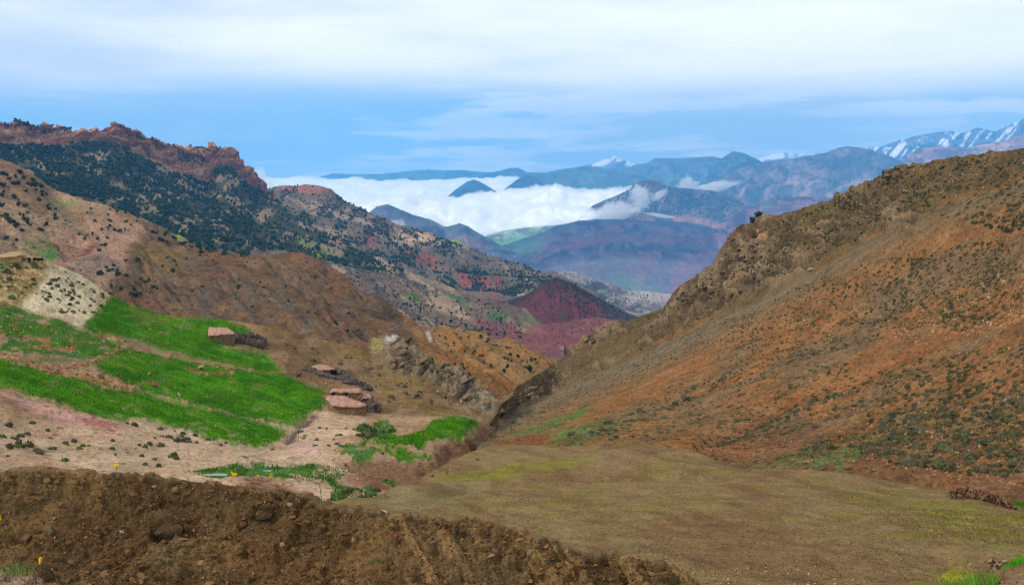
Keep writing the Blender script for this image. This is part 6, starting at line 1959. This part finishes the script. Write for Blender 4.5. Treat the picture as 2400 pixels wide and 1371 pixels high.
def tube(name, pts, r0, r1, k=5):
    pts = np.asarray(pts, float)
    an = np.arange(k) * 2 * math.pi / k
    V = []
    for i, p in enumerate(pts):
        r = r0 + (r1 - r0) * i / (len(pts) - 1)
        V.append(p + np.stack([np.cos(an) * r, np.sin(an) * r, 0 * an], -1))
    V = np.concatenate(V)
    i = np.arange(k)
    j = (i + 1) % k
    F = np.concatenate([np.stack([i + q * k, j + q * k, j + (q + 1) * k, i + (q + 1) * k], -1) for q in range(len(pts) - 1)])
    return new_mesh(name, V, F)


def flower(layer, px, py, h, s, label, n=9):
    p, _n = layer.at(px, py)
    root = link('yellow_flower', None, label=label, category='flower', group='yellow flowers')
    root.location = p[0]
    link('stem', tube('stem', [(0, 0, -0.05), (0.01, 0, h * 0.5), (0.0, 0, h)], s * 0.16, s * 0.09), stem_mat, root)
    for k in range(n):
        a = gr.random() * 6.28
        rr = s * gr.uniform(0.1, 1.1)
        c = np.array([math.cos(a) * rr, math.sin(a) * rr * 0.7, h + gr.normal() * s * 0.6])
        V, Fq = ICO1
        o = link('blossom', mesh_blossom, None, root)
        o.location = c
        o.scale = (s * 0.55, s * 0.55, s * 0.42)
        o.rotation_euler = tuple(gr.uniform(0, 3, 3))


bl = ICO1[0] * (1 + 0.3 * np.random.default_rng(1).normal(size=(len(ICO1[0]), 1)))
mesh_blossom = new_mesh('blossom', bl, ICO1[1], False)
mesh_blossom.materials.append(petal_mat)
flower(bank_l, 101, 1336, 0.075, 0.020, 'yellow flower behind the dark angular stone')
flower(bank_l, 4, 1240, 0.075, 0.026, 'yellow flowers at the very border of the bank')
flower(field, 550, 1130, 0.5, 0.22, 'yellow blossoms beside the pale puddle')
flower(field, 636, 1139, 0.35, 0.15, 'yellow blossoms below the small white puddle', 6)
flower(field, 603, 1141, 0.4, 0.14, 'faint yellow blossoms on the bank between the puddles', 5)
flower(field, 272, 1108, 0.45, 0.18, 'yellow blossoms on the sandy ground at the bank crest', 6)
flower(field, 410, 925, 0.5, 0.16, 'yellow blossoms above the whitish boulder in the crop', 7)
flower(field, 586, 886, 0.4, 0.14, 'yellow blossoms at the top of the dark green field', 6)
p, _n = bank_l.at(755, 1191)
root = link('seed_stalk', None, label='tall thin green stalk with pale seed head on the bank crest', category='plant')
root.location = p[0]
link('stem', tube('stem', [(0, 0, -0.03), (0.006, 0, 0.1), (-0.004, 0, 0.2), (-0.016, 0, 0.27)], 0.005, 0.0025), stem_mat, root)
me = mesh_of('seed_head', crown_shape(77, 5, 60, 0.5))
o = link('seed_head', me, plain_mat('seed_head_fluff', lin(196, 184, 140) * ALB, 0.2, 5), root)
o.location = (-0.018, 0, 0.255)
o.scale = (0.032, 0.032, 0.03)
p, _n = verge.at(2262, 1376)
root = link('dry_stalk', None, label='bare dry stalk standing on the verge', category='plant')
root.location = p[0]
link('stem', tube('stem', [(0, 0, -0.05), (0.02, 0, 0.14), (0.045, 0, 0.34)], 0.006, 0.0025), dry_mat, root)
link('seed_head', tube('seed_head', [(0.045, 0, 0.32), (0.047, 0, 0.345), (0.05, 0, 0.36)], 0.007, 0.003), dry_mat, root)

# shallow water lying beside the stream grass
wat = bpy.data.materials.new('puddle_water')
nt, b, _o = nodes_of(wat)
b.inputs['Base Color'].default_value = (0.16, 0.24, 0.24, 1)
b.inputs['Roughness'].default_value = 0.08
b.inputs['Specular IOR Level'].default_value = 0.9
b.inputs['Metallic'].default_value = 0.35
tn = nt.nodes.new('ShaderNodeTexNoise')
tn.inputs['Scale'].default_value = 6
bp = nt.nodes.new('ShaderNodeBump')
bp.inputs['Strength'].default_value = 0.05
nt.links.new(tn.outputs['Fac'], bp.inputs['Height'])
nt.links.new(bp.outputs[0], b.inputs['Normal'])
for px_, py_, wx_, wy_ in ((507, 1128, 31, 2.2), (627, 1126, 12, 1.2)):
    p, _n = field.at(px_, py_)
    p = p[0]
    m_ = p[1] / FPX
    an = np.linspace(0, 2 * math.pi, 40, endpoint=False)
    rr = 1 + 0.12 * np.sin(3 * an + px_) + 0.08 * np.sin(5 * an)
    V = np.concatenate([[p], p + np.stack([np.cos(an) * rr * wx_ * m_, np.sin(an) * rr * wy_ * 2.4 * m_ * 1.6, 0 * an], -1)]) + np.array([0, 0, 0.55])
    i = np.arange(40)
    F = np.stack([0 * i, i + 1, (i + 1) % 40 + 1], -1)
    link('water_puddle', new_mesh('water_puddle', V, F), wat, kind='structure')

# ------------------------------------------------------------------ clouds lying in the valleys
def volume_mat(name, dens, col=(1, 1, 1), aniso=0.2):
    mat = bpy.data.materials.new(name)
    mat.use_nodes = True
    nt = mat.node_tree
    nt.nodes.clear()
    out = nt.nodes.new('ShaderNodeOutputMaterial')
    v = nt.nodes.new('ShaderNodeVolumePrincipled')
    v.inputs['Color'].default_value = (*col, 1)
    v.inputs['Absorption Color'].default_value = (1, 1, 1, 1)
    v.inputs['Density'].default_value = dens
    v.inputs['Anisotropy'].default_value = aniso
    nt.links.new(v.outputs[0], out.inputs['Volume'])
    return mat


cloud_white = bpy.data.materials.new('cloud_core')
nt, b, _ = nodes_of(cloud_white)
b.inputs['Base Color'].default_value = (0.96, 0.965, 0.97, 1)
b.inputs['Specular IOR Level'].default_value = 0.0
b.inputs['Roughness'].default_value = 1.0
cloud_soft = volume_mat('cloud_vapour', 0.007)
cloud_thin = volume_mat('cloud_wisp_vapour', 0.010)


def billow(p, oct=5, seed=0, gain=0.5):
    r, a, t = 0, 1.0, 0
    for o in range(oct):
        r = r + a * (2 * np.abs(vnoise(p * 2.1 ** o + np.array([5.7, 5.7, 3.3]) * o, seed + o)) - 0.6)
        t += a
        a *= gain
    return r / t


def cloud_sheet(name, rails, px0, px1, nc, nr, size, amp, depth, seed, shell, label):
    rails = [[(a, b, far(c)) for a, b, c in r] for r in rails]
    L = Layer(rails, px0, px1, nc, nr)
    w = L.W()
    border = np.minimum(np.minimum(np.arange(L.nr)[:, None] / 6.0, (L.nr - 1 - np.arange(L.nr))[:, None] / 10.0), np.minimum(np.arange(L.nc)[None] / 14.0, (L.nc - 1 - np.arange(L.nc))[None] / 14.0))
    taper = smooth(border)
    bl = billow(w / size, 6, seed, 0.6).reshape(L.nr, L.nc) - 0.25 * fbm(w / (size * 2.5), 2, seed + 7).reshape(L.nr, L.nc)
    top = L.G.copy()
    top[..., 2] += bl * amp * (0.35 + 0.65 * taper)
    base = L.G.copy()
    base[..., 2] -= depth * taper + 4
    idx = np.arange(L.nr * L.nc).reshape(L.nr, L.nc)
    n0 = idx.size
    ft = np.stack([idx[:-1, :-1], idx[1:, :-1], idx[1:, 1:], idx[:-1, 1:]], -1).reshape(-1, 4)
    fb = ft[:, ::-1] + n0
    ring = np.concatenate([idx[0, :-1], idx[:-1, -1], idx[-1, :0:-1], idx[:0:-1, 0]])
    nx = np.roll(ring, -1)
    fs = np.stack([ring, nx, nx + n0, ring + n0], -1)
    F = np.concatenate([ft, fb, fs])

    def mk(t, b_):
        return new_mesh(name, np.concatenate([t.reshape(-1, 3), b_.reshape(-1, 3)]), F)
    root = link(name, mk(top, base), cloud_white, label=label, category='cloud', group='clouds lying in the valley')
    N = np.zeros_like(top)
    sh = top.copy()
    sh[..., 2] += shell * (0.6 + 0.5 * billow(w / (size * 0.3), 4, seed + 3).reshape(L.nr, L.nc)) 
    sh[0, :, 1] += shell * 1.5
    sh[-1, :, 1] -= shell * 1.5
    sb = base.copy()
    sb[..., 2] -= shell
    link('vapour', mk(sh, sb), cloud_soft, parent=root)
    return root


cloud_sheet('cloud_bank', [
    [(560, 440, 11500), (600, 430, 11500), (640, 424, 11500), (690, 419, 11500), (730, 421, 11500), (770, 427, 11500), (830, 422, 11500), (890, 432, 11500), (930, 425, 11500), (1000, 427, 11500), (1060, 425, 11500),
     (1130, 424, 11500), (1190, 418, 11300), (1245, 424, 11000), (1300, 430, 11000)],
    [(560, 452, 10200), (800, 440, 10200), (1000, 442, 10200), (1190, 436, 10200), (1300, 446, 10200)],
    [(560, 500, 7800), (800, 490, 7800), (1000, 480, 8200), (1190, 462, 9200), (1300, 460, 9400)]],
    560, 1300, 200, 50, 700, 115, 220, 201, 70, 'broad white cloud bank filling the far valley behind the two small dark peaks')
cloud_sheet('cloud_bank', [
    [(560, 462, 7600), (800, 468, 7600), (1000, 478, 7500), (1040, 474, 7400), (1075, 470, 7300), (1130, 466, 7200), (1200, 460, 7000), (1260, 454, 6900), (1310, 450, 6800), (1380, 452, 6600), (1430, 446, 6400), (1470, 452, 6200), (1500, 462, 6100)],
    [(560, 490, 6500), (800, 490, 6500), (1000, 495, 6400), (1130, 482, 6300), (1260, 468, 6200), (1380, 472, 6000), (1500, 472, 5700)],
    [(560, 560, 5000), (860, 560, 4900), (1000, 552, 4900), (1140, 558, 4900), (1200, 553, 4950), (1300, 535, 5000), (1400, 516, 5100), (1450, 505, 5150), (1500, 490, 5200)]],
    560, 1500, 240, 72, 430, 150, 180, 211, 80, 'thick white cloud bank pouring between the shrubby hill and the twin-peaked hill')


def wisp(px, py, d, wx, wz, wy, tilt, seed, label):
    k = far(d) / d
    d, wx, wz, wy = d * k, wx * k, wz * k, wy * k
    bm = bmesh.new()
    bmesh.ops.create_icosphere(bm, subdivisions=5, radius=1.0)
    V = np.array([v.co[:] for v in bm.verts])
    r = 1 + 0.55 * fbm(V * 1.7 + seed, 4, seed) + 0.5 * billow(V * 2.6 + seed, 4, seed + 5)
    V = V * np.clip(r, 0.15, 2)[:, None] * np.array([wx, wy, wz])
    c, s_ = math.cos(tilt), math.sin(tilt)
    V = np.stack([V[:, 0] * c - V[:, 2] * s_, V[:, 1], V[:, 0] * s_ + V[:, 2] * c], -1) + P(px, py, d)
    Fq = np.array([[v.index for v in f.verts] for f in bm.faces])
    bm.free()
    link('cloud_wisp', new_mesh('cloud_wisp', V, Fq), cloud_thin, label=label, category='cloud', group='clouds lying in the valley')


wisp(1500, 462, 4850, 62, 52, 60, -0.9, 1, 'thin white wisp rising in front of the shrubby hill summit')
wisp(1546, 458, 4850, 45, 22, 40, 0.5, 2, 'small pale wisp drifting just below the shrubby hill summit')
wisp(1545, 505, 4500, 70, 10, 40, -0.15, 3, 'flat faint wisp hanging above the layered mesa')
wisp(1612, 432, 6300, 70, 45, 60, 0.1, 4, 'rounded white puff between the shrubby hill and the blue mountain')
wisp(1672, 440, 6000, 150, 32, 70, 0.25, 5, 'long white puff at the foot of the big blue mountain')
wisp(932, 524, 3300, 30, 14, 25, 0.0, 6, 'tiny white puff on the twin-peaked hill flank')
wisp(1440, 497, 5000, 90, 55, 80, 0.2, 7, 'soft white cloud edge curling over the shrubby hill flank')
wisp(614, 424, 2700, 38, 24, 40, -0.7, 9, 'faint white mist behind the tip of the red cliff')

# ------------------------------------------------------------------ air
def haze():
    bm = bmesh.new()
    bmesh.ops.create_cube(bm, size=1.0)
    x0, x1, y0, y1, z0, z1 = -14500, 14500, -900, 23000, -1420, 1300
    for v in bm.verts:
        v.co = Vector(((x0 + x1) / 2 + v.co.x * (x1 - x0), (y0 + y1) / 2 + v.co.y * (y1 - y0), (z0 + z1) / 2 + v.co.z * (z1 - z0)))
    me = bpy.data.meshes.new('haze')
    bm.to_mesh(me)
    bm.free()
    mat = bpy.data.materials.new('haze_air')
    mat.use_nodes = True
    nt = mat.node_tree
    nt.nodes.clear()
    out = nt.nodes.new('ShaderNodeOutputMaterial')
    v = nt.nodes.new('ShaderNodeVolumePrincipled')
    v.inputs['Color'].default_value = (0.13, 0.50, 1.0, 1)
    v.inputs['Absorption Color'].default_value = (0.04, 0.04, 0.04, 1)
    v.inputs['Density'].default_value = 6.8e-5
    v.inputs['Anisotropy'].default_value = 0.0
    nt.links.new(v.outputs[0], out.inputs['Volume'])
    link('haze', me, mat, kind='stuff')


haze()
